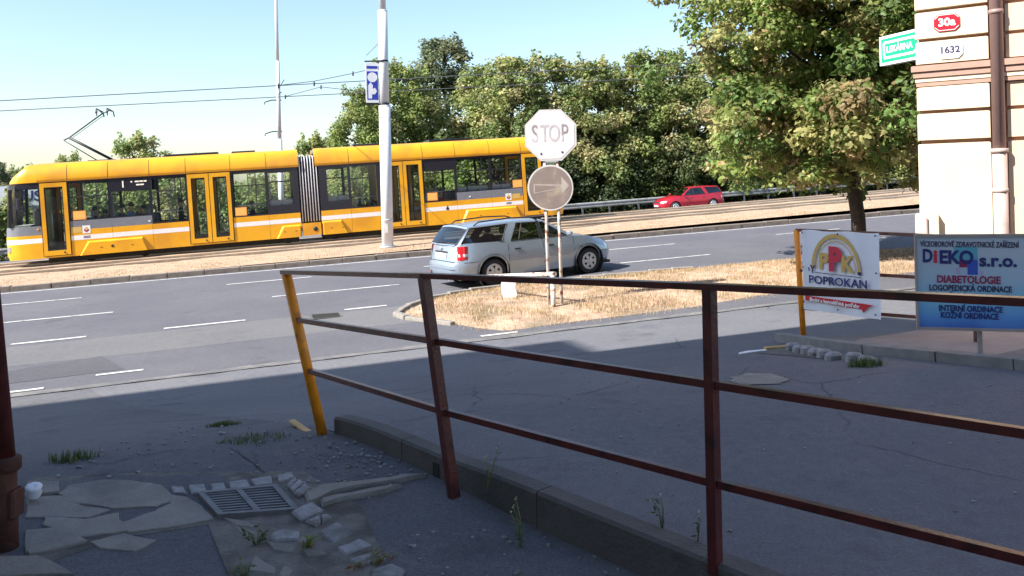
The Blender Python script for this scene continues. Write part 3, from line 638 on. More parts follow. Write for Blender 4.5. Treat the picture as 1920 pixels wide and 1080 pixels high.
# ================================================================== RAILINGS
def arc(a, b, n=6, sag=0): return [Vector(a)*(1 - i/n) + Vector(b)*(i/n) - Vector((0, 0, sag*math.sin(PI*i/n))) for i in range(n + 1)]
RL = empty('brown_railing', (-1.38, 5.80, yz(-1.38, 5.80)), label='brown steel railing with three rails and one orange end post in the foreground', cat='railing')
o0 = Vector(RL.location)
P1b, P1t = Vector((-1.375, 5.80, -0.15)), Vector((-1.60, 5.80, 0.985))
P2b, P2t = Vector((-0.352, 4.40, -0.08)), Vector((-0.484, 4.42, 1.092))
P3b, P3t = Vector((0.79, 3.38, -0.03)), Vector((0.795, 3.38, 1.135))
P4b, P4t = Vector((2.05, 2.20, -0.03)), Vector((2.06, 2.20, 1.19))
MB().tube([P1b - o0, P1t - o0], 0.036, 12).build('post', M['orange'], RL)['label'] = 'leaning orange end post'
for b, t, w_ in ((P2b, P2t, .050), (P3b, P3t, .044), (P4b, P4t, .05)): MB().bar(b - o0, t - o0, w_, w_, up=FE.to_3d()).build('post', M['brown'], RL)
tops = [P1t + Vector((-.03, .03, .01)), P2t + Vector((0, 0, .01)), P3t + Vector((0, 0, .01)), P4t]
mid = [P1t*.715 + P1b*.285, Vector((-0.436, 4.42, 0.752)), Vector((0.796, 3.38, 0.745)), P4t*.65 + P4b*.35]
low = [P1t*.40 + P1b*.60, Vector((-0.403, 4.42, 0.376)), Vector((0.796, 3.38, 0.342)), P4t*.32 + P4b*.68]
for pts_, w, h in ((tops, .050, .027), (mid, .032, .032), (low, .032, .032)):
    mb = MB()
    for a, b in zip(pts_[:-1], pts_[1:]): mb.bar(a - o0, b - o0, w, h)
    mb.build('rail', M['brown'], RL)
# second railing further right: orange end post, banner hangs on it
R2 = empty('far_railing', (3.56, 10.28, yz(3.56, 10.28)), label='brown railing with an orange end post carrying the printed banner', cat='railing')
o2 = Vector(R2.location)
Q1b, Q1t = Vector((3.575, 10.28, -0.50)), Vector((3.52, 10.28, 0.89)); Q2b, Q2t = Vector((4.74, 8.5, -0.35)), Vector((4.74, 8.5, 0.89))
MB().tube([Q1b - o2, Q1t - o2], 0.036, 12).build('post', M['orange'], R2)['label'] = 'orange end post beside the banner'
MB().bar(Q2b - o2, Q2t - o2, 0.05, 0.05, up=(1, 0, 0)).build('post', M['brown'], R2)
for k in (1.0, .64, .30): MB().bar(Q1b*(1-k) + Q1t*k - o2, Q2b*(1-k) + Q2t*k - o2, 0.035, 0.035).build('rail', M['brown'], R2)
# ------------------------------------------------------------------ POPROKAN banner
b0, b1 = Vector((3.600, 10.18, 0)), Vector((4.163, 9.324, 0)); bd = (b1 - b0); bw = bd.length; ba = math.atan2(bd.y, bd.x)
BN_ = empty('printed_banner', (b0.x - 0.06*math.sin(-ba) - .02, b0.y - 0.06, -0.07), (0, 0, ba), 'white POPROKAN banner with a gold tape arch tied to the far railing', 'banner')
rows = []
for i in range(15):
    x = bw*i/14; rows.append([(x, 0.012*math.sin(i*1.1) + 0.004*math.sin(i*.4 + j), 0.97*j/8 + (0.006*math.sin(i*.9) if j == 8 else 0)) for j in range(9)])
MB().grid(rows).build('cloth', M['bannerw'], BN_)
def bflat(name, pts, m, y=-0.020, th=0.003): return plate(MB(), pts, y + th, y).build(name, m, BN_)
sxb = bw/0.72; zb = 0.97
def arch(name, cx, cz, r0, r1, hx, m, y): 
    mb = MB(); A_ = [(cx + r0*hx*math.cos(t), cz + r0*math.sin(t)) for t in lin(0, PI, 24)]; B_ = [(cx + r1*hx*math.cos(t), cz + r1*math.sin(t)) for t in lin(0, PI, 24)]
    mb.grid([[(x, y, z) for x, z in A_], [(x, y, z) for x, z in B_]], smooth=False); mb.build(name, m, BN_)
cx = bw*0.46
arch('printed_arch', cx, 0.515, 0.375, 0.425, bw*.76, M['gold'], -0.021); arch('printed_arch', cx, 0.515, 0.33, 0.342, bw*.76, M['gold'], -0.021)
text('P', 0.26, M['gold'], BN_, (cx - bw*.155, -0.022, 0.60), bold=.012, sx=bw*.9); text('K', 0.26, M['gold'], BN_, (cx + bw*.15, -0.022, 0.585), bold=.012, sx=bw*.9)
text('P', 0.37, M['redprint'], BN_, (cx - bw*.005, -0.026, 0.63), bold=.022, sx=bw*.85)
text('Y', 0.13, M['ink'], BN_, (bw*.155, -0.022, 0.50), bold=.004, sx=bw*.8); text('B', 0.06, M['ink'], BN_, (bw*.105, -0.022, 0.50), sx=bw*.8)
bflat('printed_dot', fan(bw*.765, 0.50, 0.026), M['ink'])
bflat('printed_line', [(bw*.18, .465), (bw*.79, .450), (bw*.79, .457), (bw*.18, .472)], M['ink'])
text('POPROKAN', 0.135, M['navy'], BN_, (cx + bw*.02, -0.022, 0.375), bold=.002, sx=bw*1.06)
bflat('printed_ribbon', [(bw*.04, .175), (bw*.93, .155), (bw*.84, .11), (bw*.80, .055), (bw*.78, .09), (bw*.04, .115)], M['plate_red'])
text('školní a kancelářské potřeby', 0.058, M['white'], BN_, (bw*.43, -0.024, 0.128), (PI/2, math.radians(1.2), 0), bold=.0015, sx=bw*.98)
for x, z in ((.02, .94), (.5, .94), (.97, .94), (.02, .52), (.97, .52), (.02, .1), (.48, .05), (.95, .05), (.78, .235)): bflat('eyelet', fan(bw*x, z, 0.011, 10), M['black'], -0.024)
# ------------------------------------------------------------------ DIEKO board
d0, d1 = Vector((3.50, 7.22, 0)), Vector((4.72, 6.86, 0)); dd = d1 - d0; da = math.atan2(dd.y, dd.x); dw = 1.06
DB = empty('clinic_signboard', (d0.x, d0.y, 0), (0, 0, da), 'pale blue DIEKO clinic signboard on a thin post at the right edge', 'sign')
Z0, Z1 = 0.205, 1.035
gm = bpy.data.materials.new('printed blue board'); gm.use_nodes = True; t = gm.node_tree; pb = t.nodes['Principled BSDF']; pb.inputs['Roughness'].default_value = 0.4
tcn = _n(t, 'ShaderNodeTexCoord'); sp = _n(t, 'ShaderNodeSeparateXYZ'); t.links.new(tcn.outputs['Object'], sp.inputs[0])
nzz = _n(t, 'ShaderNodeTexNoise'); nzz.inputs['Scale'].default_value = 3; t.links.new(tcn.outputs['Object'], nzz.inputs['Vector'])
mm_ = _n(t, 'ShaderNodeMath', operation='MULTIPLY_ADD'); mm_.inputs[1].default_value = .22; t.links.new(nzz.outputs['Fac'], mm_.inputs[0]); t.links.new(sp.outputs['Z'], mm_.inputs[2])
cr = _n(t, 'ShaderNodeValToRGB'); t.links.new(mm_.outputs[0], cr.inputs[0])
cr.color_ramp.elements[0].position = 0.33; cr.color_ramp.elements[0].color = (0.05, 0.13, 0.44, 1); cr.color_ramp.elements[1].position = 1.0; cr.color_ramp.elements[1].color = (0.42, 0.48, 0.54, 1)
for pos, c in ((.42, (.09, .26, .60, 1)), (.56, (.20, .46, .62, 1)), (.75, (.36, .48, .58, 1))): e = cr.color_ramp.elements.new(pos); e.color = c
t.links.new(cr.outputs[0], pb.inputs['Base Color'])
MB().box(0.02, dw - .02, 0, 0.02, Z0 + .02, Z1 - .02).build('panel', gm, DB)
for a, b, c, d in ((0, dw, Z0, Z0 + .025), (0, dw, Z1 - .025, Z1), (0, .02, Z0 + .025, Z1 - .025), (dw - .02, dw, Z0 + .025, Z1 - .025)): MB().box(a, b, -.012, .03, c, d).build('frame', M['frame'], DB)
for x in (0.50,): MB().box(x - .018, x + .018, .031, .055, yz(3.95, 7.05) - .02, Z1 - .05).build('post', M['frame'], DB)
def dt(s_, size, m, x, z, w=None, **kw):
    o = text(s_, size, M[m], DB, (x, -0.003, z), (PI/2, math.radians(1.0), 0), **kw)
    if w: xs_ = [v.co.x for v in o.data.vertices]; k = w/(max(xs_) - min(xs_)); [setattr(v.co, 'x', v.co.x*k) for v in o.data.vertices]
for x0, x1, z0, z1, m in ((.31, .49, .815, .925, 'teal'), (.41, .49, .687, .814, 'cobalt'), (.347, .409, .75, .814, 'maroon'), (.32, .355, .695, .745, 'lilac'), (.505, .53, .68, .72, 'lilac')): MB().box(x0, x1, -.0015, 0, z0, z1).build('printed_square', M[m], DB)
dt('VÍCEOBOROVÉ ZDRAVOTNICKÉ ZAŘÍZENÍ', 0.066, 'ink', .425, .945, .76, bold=.0008)
dt('D', .155, 'navy', .10, .845, .078, bold=.006); dt('i', .155, 'redprint', .163, .84, bold=.006); dt('EKO', .155, 'navy', .325, .832, .262, bold=.006); dt('s.r.o.', .145, 'navy', .645, .805, .285, bold=.005)
dt('DIABETOLOGIE', .088, 'maroon', .415, .642, .49, bold=.0028); dt('LOGOPEDICKÁ ORDINACE', .070, 'ink', .425, .567, .635, bold=.0018)
dt('LÉKAŘSKÁ ORDINACE', .064, 'ink', .42, .495, .6, bold=.0015); dt('INTERNÍ ORDINACE', .070, 'navy', .425, .392, .49, bold=.002); dt('KOŽNÍ ORDINACE', .070, 'navy', .415, .332, .445, bold=.002)
# concrete edging with cobbles beneath the far railing
M['kerbgrey'] = mat('grey edging', (0.19, 0.185, 0.18), 0.9, var=0.2, vscale=5, bump=0.3)
EDG = empty('concrete_edging', (3.33, 9.95, yz(3.33, 9.95)), label='low concrete edging strip under the far railing', cat='edging')
oe = Vector(EDG.location); ep = [(3.28, 10.25), (3.36, 9.2), (3.50, 8.2), (3.78, 7.35), (4.10, 6.75), (4.6, 6.0)]
for (a, b) in zip(ep[:-1], ep[1:]):
    A_, B_ = Vector((*a, yz(*a) + .03)), Vector((*b, yz(*b) + .03)); MB().bar(A_ - oe, A_ + (B_ - A_)*.995 - oe, 0.16, 0.12).build('edging_stone', M['kerbgrey'], EDG)
sm = [MB().bbox(-.07, .07, -.05, .05, -.05, .085, .02).mesh('cobble', M['granite']), MB().bbox(-.075, .075, -.055, .055, -.05, .075, .024).mesh('cobble', M['granite'])]
for i in range(8):
    t_ = i/7; x, y = 2.98 + .02*t_ + (.12 if i > 5 else 0)*t_ + .03, 9.0 - 1.55*t_
    link('cobble', sm[i % 2], YARD, (x, y, yz(x, y)), (random.uniform(-.1, .1), random.uniform(-.1, .1), random.uniform(-.3, .3)))
# litter bits
def thing1(name, mb, m, loc, rot, lab, cat, group=None): return tag(mb.build(name, m, None, loc, rot), lab, cat, group)
thing1('wood_strip', MB().bbox(-.16, .16, -.03, .03, 0, .03, .006), M['wood'], (2.95, 9.35, yz(2.95, 9.35)), (0, 0, .25), 'short orange wooden strip lying at the end of the cobbles', 'wood strip')
thing1('paper_scrap', MB().prism(jag([(-.2, -.05), (.18, -.02), (.2, .04), (-.05, .03), (-.18, .0)], 2, .012), 0, .008), M['white'], (2.62, 9.2, yz(2.62, 9.2) + .004), (0, 0, .3), 'torn white paper scrap on the shaded pavement', 'paper')
thing1('wood_strip', MB().bbox(-.20, .20, -.025, .025, 0, .02, .005), M['wood'], (-1.60, 6.08, dz(-1.60, 6.08)), (0, 0, -.98), 'pale wooden strip on the ground at the orange end post', 'wood strip')
thing1('plastic_cup', MB().lathe([(0, 0), (.03, .004), (.042, .03), (.036, .06), (.045, .075), (.02, .08), (0, .07)], 9), M['bannerw'], (-2.72, 4.62, dz(-2.72, 4.62) + .016), (.25, .2, 0), 'crumpled pale plastic cup beside the rusty drainpipe', 'cup')
mb = MB(); cc = []
for _ in range(340):
    if random.random() < .45: x, y = random.gauss(-0.95, .22), random.gauss(5.15, .28)
    elif random.random() < .6: x, y = random.uniform(-2.9, -.4), random.uniform(4.9, 7)
    else: x, y = random.uniform(-.7, 0.6), random.uniform(3.2, 4.2)
    if (Vector((x, y)) - F0).dot(FN) < 0.03: continue
    r = random.uniform(.006, .016); z = dz(x, y) + .004; n = random.randint(3, 5); a0 = random.uniform(0, 6)
    mb.prism([(x + r*random.uniform(.6, 1.2)*math.cos(a0 + 2*PI*k/n), y + r*random.uniform(.6, 1.2)*math.sin(a0 + 2*PI*k/n)) for k in range(n)], z - .004, z + r*.5)
tag(mb.build('gravel_bits', M['granite']), 'pale gravel crumbs scattered over the drive', 'gravel', kind='stuff')
mb = MB()
for _ in range(160):
    x, y = random.uniform(.3, 4), random.uniform(2.6, 9)
    if (Vector((x, y)) - F0).dot(FN) > -0.2: continue
    r = random.uniform(.005, .013); z = yz(x, y) + .003; a0 = random.uniform(0, 6)
    mb.prism([(x + r*math.cos(a0 + 2*PI*k/4), y + r*random.uniform(.6, 1.2)*math.sin(a0 + 2*PI*k/4)) for k in range(4)], z - .004, z + r*.4)
tag(mb.build('gravel_bits', M['granite']), 'sparse crumbs and leaf bits on the pavement', 'gravel', kind='stuff')

# ================================================================== TRAM  (local x along the street, y = 0 near side to 2.46 far side, z above rail)
TW = 2.46
TR = empty('tram', S(0, 32.92, bed_z(0) + 0.045), (0, -0.043, A), 'yellow articulated tram with dark window band and raised pantograph', 'tram')
def my(y, s): return y if s == 0 else TW - y
def tbox(name, x0, x1, y0, y1, z0, z1, m, par=TR, s=0):
    a, b = sorted((my(y0, s), my(y1, s))); return MB().box(x0, x1, a, b, z0, z1).build(name, M[m], par)
SK, ST0, ST1, GB0, GB1, WT, BT = 0.24, 0.80, 0.965, 1.17, 1.49, 2.84, 2.93
# column layout: (x0, x1, kind)  kinds: hi = high sill window with grey band, lo = low sill window, door1, door2
FRONT = [(-7.25, -6.33, 'door1'), (-6.33, -4.97, 'hi'), (-4.97, -3.62, 'disp'), (-3.62, -2.37, 'lo'), (-2.37, -0.80, 'door2'), (-0.80, 0.50, 'lo'), (0.50, 1.66, 'solid')]
REAR = [(2.44, 3.60, 'solid'), (3.60, 4.72, 'lo'), (4.92, 6.54, 'door2'), (6.54, 7.88, 'lo2'), (7.88, 9.36, 'hi'), (9.36, 10.72, 'hi'), (10.72, 11.62, 'door1')]
FRONT_ALL = FRONT; REAR_ALL = REAR + [(4.72, 4.92, 'post')]
def band_frame(x0, x1, zs, zt, s, name='window_surround', gx=0.05, top=BT):
    mb = MB()
    for a, b, c, d in ((x0, x0 + gx, zs, top), (x1 - gx, x1, zs, top), (x0 + gx, x1 - gx, zs, zs + .04), (x0 + gx, x1 - gx, zt, top)):
        y0, y1 = sorted((my(0, s), my(.05, s))); mb.box(a, b, y0, y1, c, d)
    return mb.build(name, M['tdark'], TR)
def pane(name, x0, x1, z0, z1, s, par=TR, y=.022, m='glass'):
    mb = MB(); yy = my(y, s); mb.add([(x0, yy, z0), (x1, yy, z0), (x1, yy, z1), (x0, yy, z1)], [(0, 1, 2, 3)]); return mb.build(name, M[m], par)
def lower(x0, x1, s, sill):
    tbox('skirt_panel', x0 + .004, x1 - .004, 0, .05, SK, ST0, 'yellow', TR, s); tbox('stripe', x0 + .004, x1 - .004, -.002, .05, ST0, ST1, 'twhite', TR, s)
    tbox('waist_panel', x0 + .004, x1 - .004, 0, .05, ST1, GB0, 'yellow', TR, s)
    if sill > 1.3: tbox('grey_band', x0 + .002, x1 - .002, 0, .05, GB0, GB1, 'tgrey', TR, s)
def door_leaf(x0, x1, s):
    zb, zt = 0.32, 2.90; g = .13; lf = MB(); y0, y1 = -.03, .03
    for a, b, c, d in ((x0, x0 + g, zb, zt), (x1 - g, x1, zb, zt), (x0 + g, x1 - g, zb, zb + .17), (x0 + g, x1 - g, zt - .15, zt)):
        u, v = sorted((my(y0, s), my(y1, s))); lf.box(a, b, u, v, c, d)
    L_ = lf.build('door', M['yellow'], TR)
    gs = MB(); e = .035
    for a, b, c, d in ((x0 + g, x0 + g + e, zb + .17, zt - .15), (x1 - g - e, x1 - g, zb + .17, zt - .15), (x0 + g + e, x1 - g - e, zb + .17, zb + .17 + e), (x0 + g + e, x1 - g - e, zt - .15 - e, zt - .15)):
        u, v = sorted((my(-.012, s), my(.028, s))); gs.box(a, b, u, v, c, d)
    gs.build('glazing_gasket', M['black'], L_)
    pane('pane', x0 + g + e, x1 - g - e, zb + .2, zt - .18, s, L_, .0)
    if s == 0:
        MB().lathe([(0, -.05), (.03, -.048), (.03, -.03), (0, -.03)], 10, 'y').build('button', M['black'], L_, (x1 - .2, 0, zb + .09))
        MB().tube([(x0 + .3, .12, .95), (x0 + .3, .12, 2.0)], .015, 6).build('grab_rail', M['galv'], L_)
for s in (0, 1):
    for x0, x1, kd in FRONT_ALL + REAR_ALL:
        if kd in ('door1', 'door2'):
            tbox('door_sill', x0, x1, .0, .05, SK, .30, 'yellow' if x0 < 5 else 'tgrey', TR, s)
            mbf = MB(); 
            for a, b, c, d in ((x0, x0 + .025, .30, BT), (x1 - .025, x1, .30, BT), (x0 + .025, x1 - .025, 2.905, BT), (x0 + .025, x1 - .025, .30, .318)):
                u, v = sorted((my(0, s), my(.05, s))); mbf.box(a, b, u, v, c, d)
            mbf.build('door_frame', M['black'], TR)
            if kd == 'door1': door_leaf(x0 + .03, x1 - .03, s)
            else: mdx = (x0 + x1)/2; door_leaf(x0 + .03, mdx - .012, s); door_leaf(mdx + .012, x1 - .03, s); tbox('door_seal', mdx - .011, mdx + .011, -.01, .02, .32, 2.9, 'black', TR, s)
        elif kd == 'post':
            lower(x0, x1, s, GB0); tbox('window_surround', x0, x1, 0, .05, GB0, BT, 'tdark', TR, s)
        else:
            sill = GB1 if kd in ('hi', 'disp') else GB0
            lower(x0, x1, s, sill)
            if kd == 'solid': 
                zz = GB1 + .02; tbox('lower_window_panel', x0, x1, 0, .05, GB0, zz, 'tdark', TR, s)
                g = .22; xa, xb = (x0 + .05, x1 - .22) if x0 < 2 else (x0 + .30, x1 - .06)
                mb = MB()
                for a, b, c, d in ((x0, xa, zz, BT), (xb, x1, zz, BT), (xa, xb, WT - .05, BT)):
                    u, v = sorted((my(0, s), my(.05, s))); mb.box(a, b, u, v, c, d)
                mb.build('window_surround', M['tdark'], TR); pane('pane', xa, xb, zz, WT - .05, s); tbox('transom', xa, xb, .005, .03, 2.40, 2.44, 'black', TR, s)
            else:
                zt = 2.44 if kd in ('disp', 'lo2') else WT
                band_frame(x0, x1, sill, zt, s); pane('pane', x0 + .05, x1 - .05, sill + .04, zt, s)
                if kd != 'disp': tbox('transom', x0 + .05, x1 - .05, .005, .03, 2.33, 2.37, 'black', TR, s)
                if kd in ('hi', 'lo') and x0 < 3: tbox('mullion', (x0 + 2*x1)/3, (x0 + 2*x1)/3 + .035, .005, .03, sill + .04, zt, 'black', TR, s)
            if kd in ('lo', 'lo2') : MB().tube([(x0 + .06, my(.1, s), sill + .42), (x1 - .06, my(.1, s), sill + .42)], .018, 6).build('grab_rail', M['galv'], TR)
# posters in the windows
for x, z in ((-6.22, 1.52), (-0.72, 1.22), (6.66, 1.24), (10.3, 1.52)):
    pb_ = MB().box(x, x + .42, -.004, .0, z, z + .32).build('poster', M['poster'], TR); MB().box(x + .03, x + .39, -.006, -.004, z + .03, z + .29).build('poster_print', mat('poster print', (.85, .42, .10), .6, var=.2, vscale=30), pb_)
# fleet marks: crest, number, line display
for x in (-5.95, 9.95):
    c_ = MB().box(x, x + .26, -.006, -.0025, 1.02, 1.30).build('crest', M['twhite'], TR)
    plate(MB(), [(x + .05, 1.17), (x + .21, 1.17), (x + .21, 1.11), (x + .13, 1.05), (x + .05, 1.11)], -.006, -.008).build('shield', M['maroon'], c_); plate(MB(), [(x + .09, 1.24), (x + .17, 1.24), (x + .17, 1.15), (x + .13, 1.11), (x + .09, 1.15)], -.008, -.010).build('charge', M['gold'], c_)
    xn = x - .36 if x < 0 else x + .30; MB().box(xn, xn + .34, -.005, -.0025, 1.06, 1.27).build('number_panel', M['gold'], TR)
    for k in range(2): MB().box(x + .02, x + .24, -.006, -.0025, .855 + .05*k, .88 + .05*k).build('small_print', M['ink'], TR)
plate(MB(), [(7.40, .82), (7.52, .82), (7.52, .90), (7.48, .93), (7.48, .99), (7.44, .99), (7.44, .93), (7.40, .90)], -.003, -.008).build('access_mark', M['ink'], TR)
amber = mat('amber display', (.9, .85, .7), .5); 
text('1', .34, amber, TR, (-4.52, -.008, 2.68), bold=.006)
for x0_, x1_, z_ in ((-4.26, -4.2, 2.74), (-4.12, -3.98, 2.74), (-3.96, -3.84, 2.74), (-3.82, -3.72, 2.74), (-4.08, -3.96, 2.62), (-3.95, -3.82, 2.62)): MB().box(x0_, x1_, -.006, -.002, z_, z_ + .05).build('display_line', amber, TR)
# roof fairings, swept along x
prof = [(0.03, BT), (-.035, BT + .015), (-.04, 3.03), (-.015, 3.22), (.06, 3.40), (.18, 3.53), (.34, 3.60), (.60, 3.63)]
def roof(x0, x1, nose=0):
    for s in (0, 1):
        xs = lin(x0, x1, 24); P = []
        for x in xs:
            P.append([(x, my(y, s), z) for y, z in prof])
        if s: P = P[::-1]
        mb = MB(); mb.grid(P[::-1]); mb.add(P[0], [tuple(range(len(prof)))]); mb.add(P[-1], [tuple(range(len(prof)))[::-1]]); mb.build('roof_fairing', M['yellow'], TR)
    MB().box(x0, x1, .55, TW - .55, 3.45, 3.60).build('roof_deck', M['tgrey'], TR)
roof(-7.3, 1.70); roof(2.32, 11.7)
for x in (-7.28, -6.33, -5.0, -3.62, -2.37, -0.80, 0.5, 3.62, 6.56, 7.9, 9.36, 10.72): MB().add([(x - .009, y - .003 if y < .3 else y, z + .003) for y, z in prof[1:]] + [(x + .009, y - .003 if y < .3 else y, z + .003) for y, z in prof[1:]][::-1], [tuple(range(2*(len(prof) - 1)))]).build('seam', M['under'], TR) if False else None
for x in (-6.33, -5.0, -3.62, -2.37, -0.80, 0.5, 3.62, 4.9, 6.56, 7.9, 9.36, 10.72):
    mb = MB(); mb.grid([[(x - .007, y - .004, z + .004) for y, z in prof[1:6]], [(x + .007, y - .004, z + .004) for y, z in prof[1:6]]]); mb.build('seam', M['under'], TR)
# skirt joints between panels show as dark gaps; bogie covers bulge out
def bogie_cover(x0, x1, top, slope0, slope1, zb=.24):
    bm_ = MB(); o = -.085
    pts_ = [(x0, zb), (x0 + slope0, top), (x1 - slope1, top), (x1, zb)]
    inn = [(x0 + .05, zb + .0), (x0 + slope0 + .05, top - .06), (x1 - slope1 - .05, top - .06), (x1 - .05, zb)]
    vs_ = [(x, -.002, z) for x, z in pts_] + [(x, o, z) for x, z in inn]
    bm_.add(vs_, [(4, 5, 6, 7)[::-1], (0, 1, 5, 4)[::-1], (1, 2, 6, 5)[::-1], (2, 3, 7, 6)[::-1], (3, 0, 4, 7)[::-1]])
    ob = bm_.build('bogie_cover', M['yellow'], TR)
    for fx in (.3, .75): MB().box(x0 + (x1 - x0)*fx, x0 + (x1 - x0)*fx + .07, o - .006, o, .47, .49).build('latch', M['under'], ob)
    return ob
bogie_cover(-6.08, -3.8, .74, .28, .16); bogie_cover(.72, 1.655, .72, .24, .0); bogie_cover(2.45, 3.45, .77, 0, .24); bogie_cover(8.0, 10.6, .76, .25, .2)
for x in (-5.0,): MB().lathe([(0, -.095), (.05, -.095), (.05, -.085), (0, -.085)], 12, 'y').build('jack_port', M['black'], TR, (x, 0, .5))
jc = MB().box(1.70, 2.40, -.06, .3, .26, .74).build('joint_cover', M['yellow'], TR); MB().lathe([(0, -.075), (.085, -.075), (.085, -.055), (0, -.055)], 14, 'y').build('lamp_port', M['black'], jc, (2.18, 0, .5))
# bellows
for s in (0, 1):
    mb = MB(); P = []; n_f = 7
    for i in range(n_f*4 + 1):
        x = 1.68 + (2.42 - 1.68)*i/(n_f*4); w = .02 + .09*(1 - math.cos(2*PI*i/4))/2
        P.append([(x, my(.06 + .09 - w, s), .78), (x, my(.06 + .09 - w, s), 3.1), (x, my(.13 + .09 - w, s), 3.27), (x, my(.4, s), 3.33 + .04*(w - .06)/.06), (x, my(1.23, s), 3.34)])
    mb.grid(P if s else P[::-1]); mb.build('bellows', M['bellows'], TR)
    if s == 0:
        for k in range(n_f):
            x = 1.68 + .74*(k*4 + 2)/(n_f*4); MB().tube([(x, .034, .80), (x, .034, 3.1), (x, .10, 3.27), (x, .38, 3.36)], .017, 6).build('fold_edge', M['bellows_pale'], TR)
# noses: cab columns and rows
def nose(x_of, inset, front):
    cols = [(0.0, 0.0), (.35, .012), (.70, .045), (1.0, .13), (1.18, .30), (1.27, .62), (1.30, 1.23)]
    rows_ = [(SK, .06), (.40, .0), (ST0, 0.0), (ST1, .0), (1.08, .005), (1.40, .02), (2.74, .10), (2.93, .13)]
    def pt(ci, r, s):
        d, y = cols[ci]; z, rk = rows_[r]; f_ = d/1.30
        dd_ = d - rk*2.0*max(0, f_ - .5) - .12*max(0, f_ - .7)*max(0, z - 1.1)
        return (x_of(dd_), my(y, s) , z)
    mats_ = ['yellow', 'yellow', 'twhite', 'yellow', 'tgrey', 'glass', 'tdark']; names = ['nose_skirt', 'nose_skirt', 'nose_stripe', 'nose_panel', 'nose_grey_band', 'cab_glass', 'nose_header']
    for r in range(7):
        for s in (0, 1):
            P = [[pt(c, r, s), pt(c, r + 1, s)] for c in range(7)]
            mb = MB(); mb.grid(P if (s == 0) == front else P[::-1]); mb.build(names[r], M[mats_[r]], TR)
    for s in (0, 1):     # window posts
        for c in (0, 3.6):
            a = pt(int(c), 5, s); b = pt(int(c), 6, s); MB().bar(a, b, .09, .09).build('cab_pillar', M['tdark'], TR)
        P = []
        for ci in range(7):
            base_ = Vector(pt(ci, 7, s)); row = []
            for (y, z) in prof[1:]:
                tt = (z - BT)/(3.63 - BT); d = cols[ci][0]; f_ = d/1.30
                yy = cols[ci][1] + (y - 0)*(1 - f_) + f_*tt*.0
                row.append((x_of(d - (.25 + .85*tt*tt)*f_*f_ ) if tt > 0 else x_of(d - .13*2*max(0, f_-.5) - .1*f_), my(min(yy if f_ < .99 else 1.23, 1.23), s), z - .12*f_*tt))
            P.append(row)
        mb = MB(); mb.grid(P if (s == 0) == front else P[::-1]); mb.build('nose_fairing', M['yellow'], TR)
    MB().add([pt(c, 0, 0) for c in range(7)] + [pt(c, 0, 1) for c in range(6, -1, -1)], [tuple(range(14))]).build('nose_floor', M['under'], TR)
nose(lambda d: -7.25 - d, 0, False); nose(lambda d: 11.62 + d*.82, 0, True)
# cab fittings, mirror, lamp
MB().box(-8.2, -7.7, .5, 1.9, .95, 1.45).build('driver_desk', M['tin'], TR); MB().bbox(-7.7, -7.3, .9, 1.5, .9, 2.0, .05).build('driver_seat', M['cabin'], TR)
mr = MB().bbox(-7.95, -7.85, -.16, -.06, 2.0, 2.42, .02).build('mirror', M['darkmetal'], TR); MB().tube([(-7.95, -.1, 2.42), (-8.0, -.02, 2.75), (-8.05, .1, 2.85)], .016, 6).build('mirror_arm', M['darkmetal'], mr)
MB().box(-8.40, -8.30, .16, .40, .55, .72).build('headlight', M['clearlamp'], TR)
for x in (-7.4, -3.75, 8.4): MB().bbox(x, x + .07, -.014, 0, 1.26, 1.31, .005).build('turn_signal', M['poster'] if x < -7 else M['twhite'], TR)
# interior
for x0, x1 in ((-7.25, 1.66), (2.44, 11.62)):
    MB().box(x0, x1, .06, TW - .06, .34, .38).build('floor', M['tfloor'], TR); MB().box(x0, x1, .1, TW - .1, 2.93, 2.98).build('ceiling', M['tin'], TR)
    MB().box(x0 + .1, x1 - .1, .25, TW - .25, .05, .33).build('underframe', M['under'], TR)
MB().box(-7.30, -7.22, .08, TW - .08, .4, 2.9).build('cab_partition', M['tdark'], TR)
MB().box(1.62, 1.66, .06, .5, .4, 2.9).build('end_bulkhead', M['tin'], TR); MB().box(1.62, 1.66, TW - .5, TW - .06, .4, 2.9).build('end_bulkhead', M['tin'], TR)
for i, (cx_, hw) in enumerate(((-4.9, .95), (2.05, .95), (9.3, .95))):
    for yy in (.51, 1.95):
        for dx in (-.9, .9): MB().lathe([(0, -.05), (.33, -.05), (.35, 0), (.33, .05), (0, .05)], 20, 'y').build('wheel', M['under'], TR, (cx_ + dx, yy, .335))
seat = MB(); seat.bbox(-.21, .21, -.03, .03, .42, .92, .025); seat.bbox(-.21, .21, 0, .42, .36, .43, .02); seat.tube([(-.12, 0, .92), (-.12, 0, 1.0), (.12, 0, 1.0), (.12, 0, .92)], .015, 6)
seat_me = seat.mesh('seat', M['seat'])
for x in (0.78, 1.22, 2.92, 3.33, 8.15, 8.62, 9.08, 9.62, 10.05): link('seat', seat_me, TR, (x, .2, .80))
for x in (-5.9, -5.2, -4.6, -3.9, -3.2, -0.4, .2, 4.0, 7.0, 7.5): link('seat', seat_me, TR, (x, 1.9, .80 if x < -3.7 else .5), (0, 0, PI/2))
for x in (-6.0, -5.0, -3.0, -1.58, -.2, .6, 4.2, 5.73, 7.2, 9.2): MB().tube([(x, .75, .38), (x, .75, 2.93)], .018, 6).build('stanchion', M['galv'], TR)
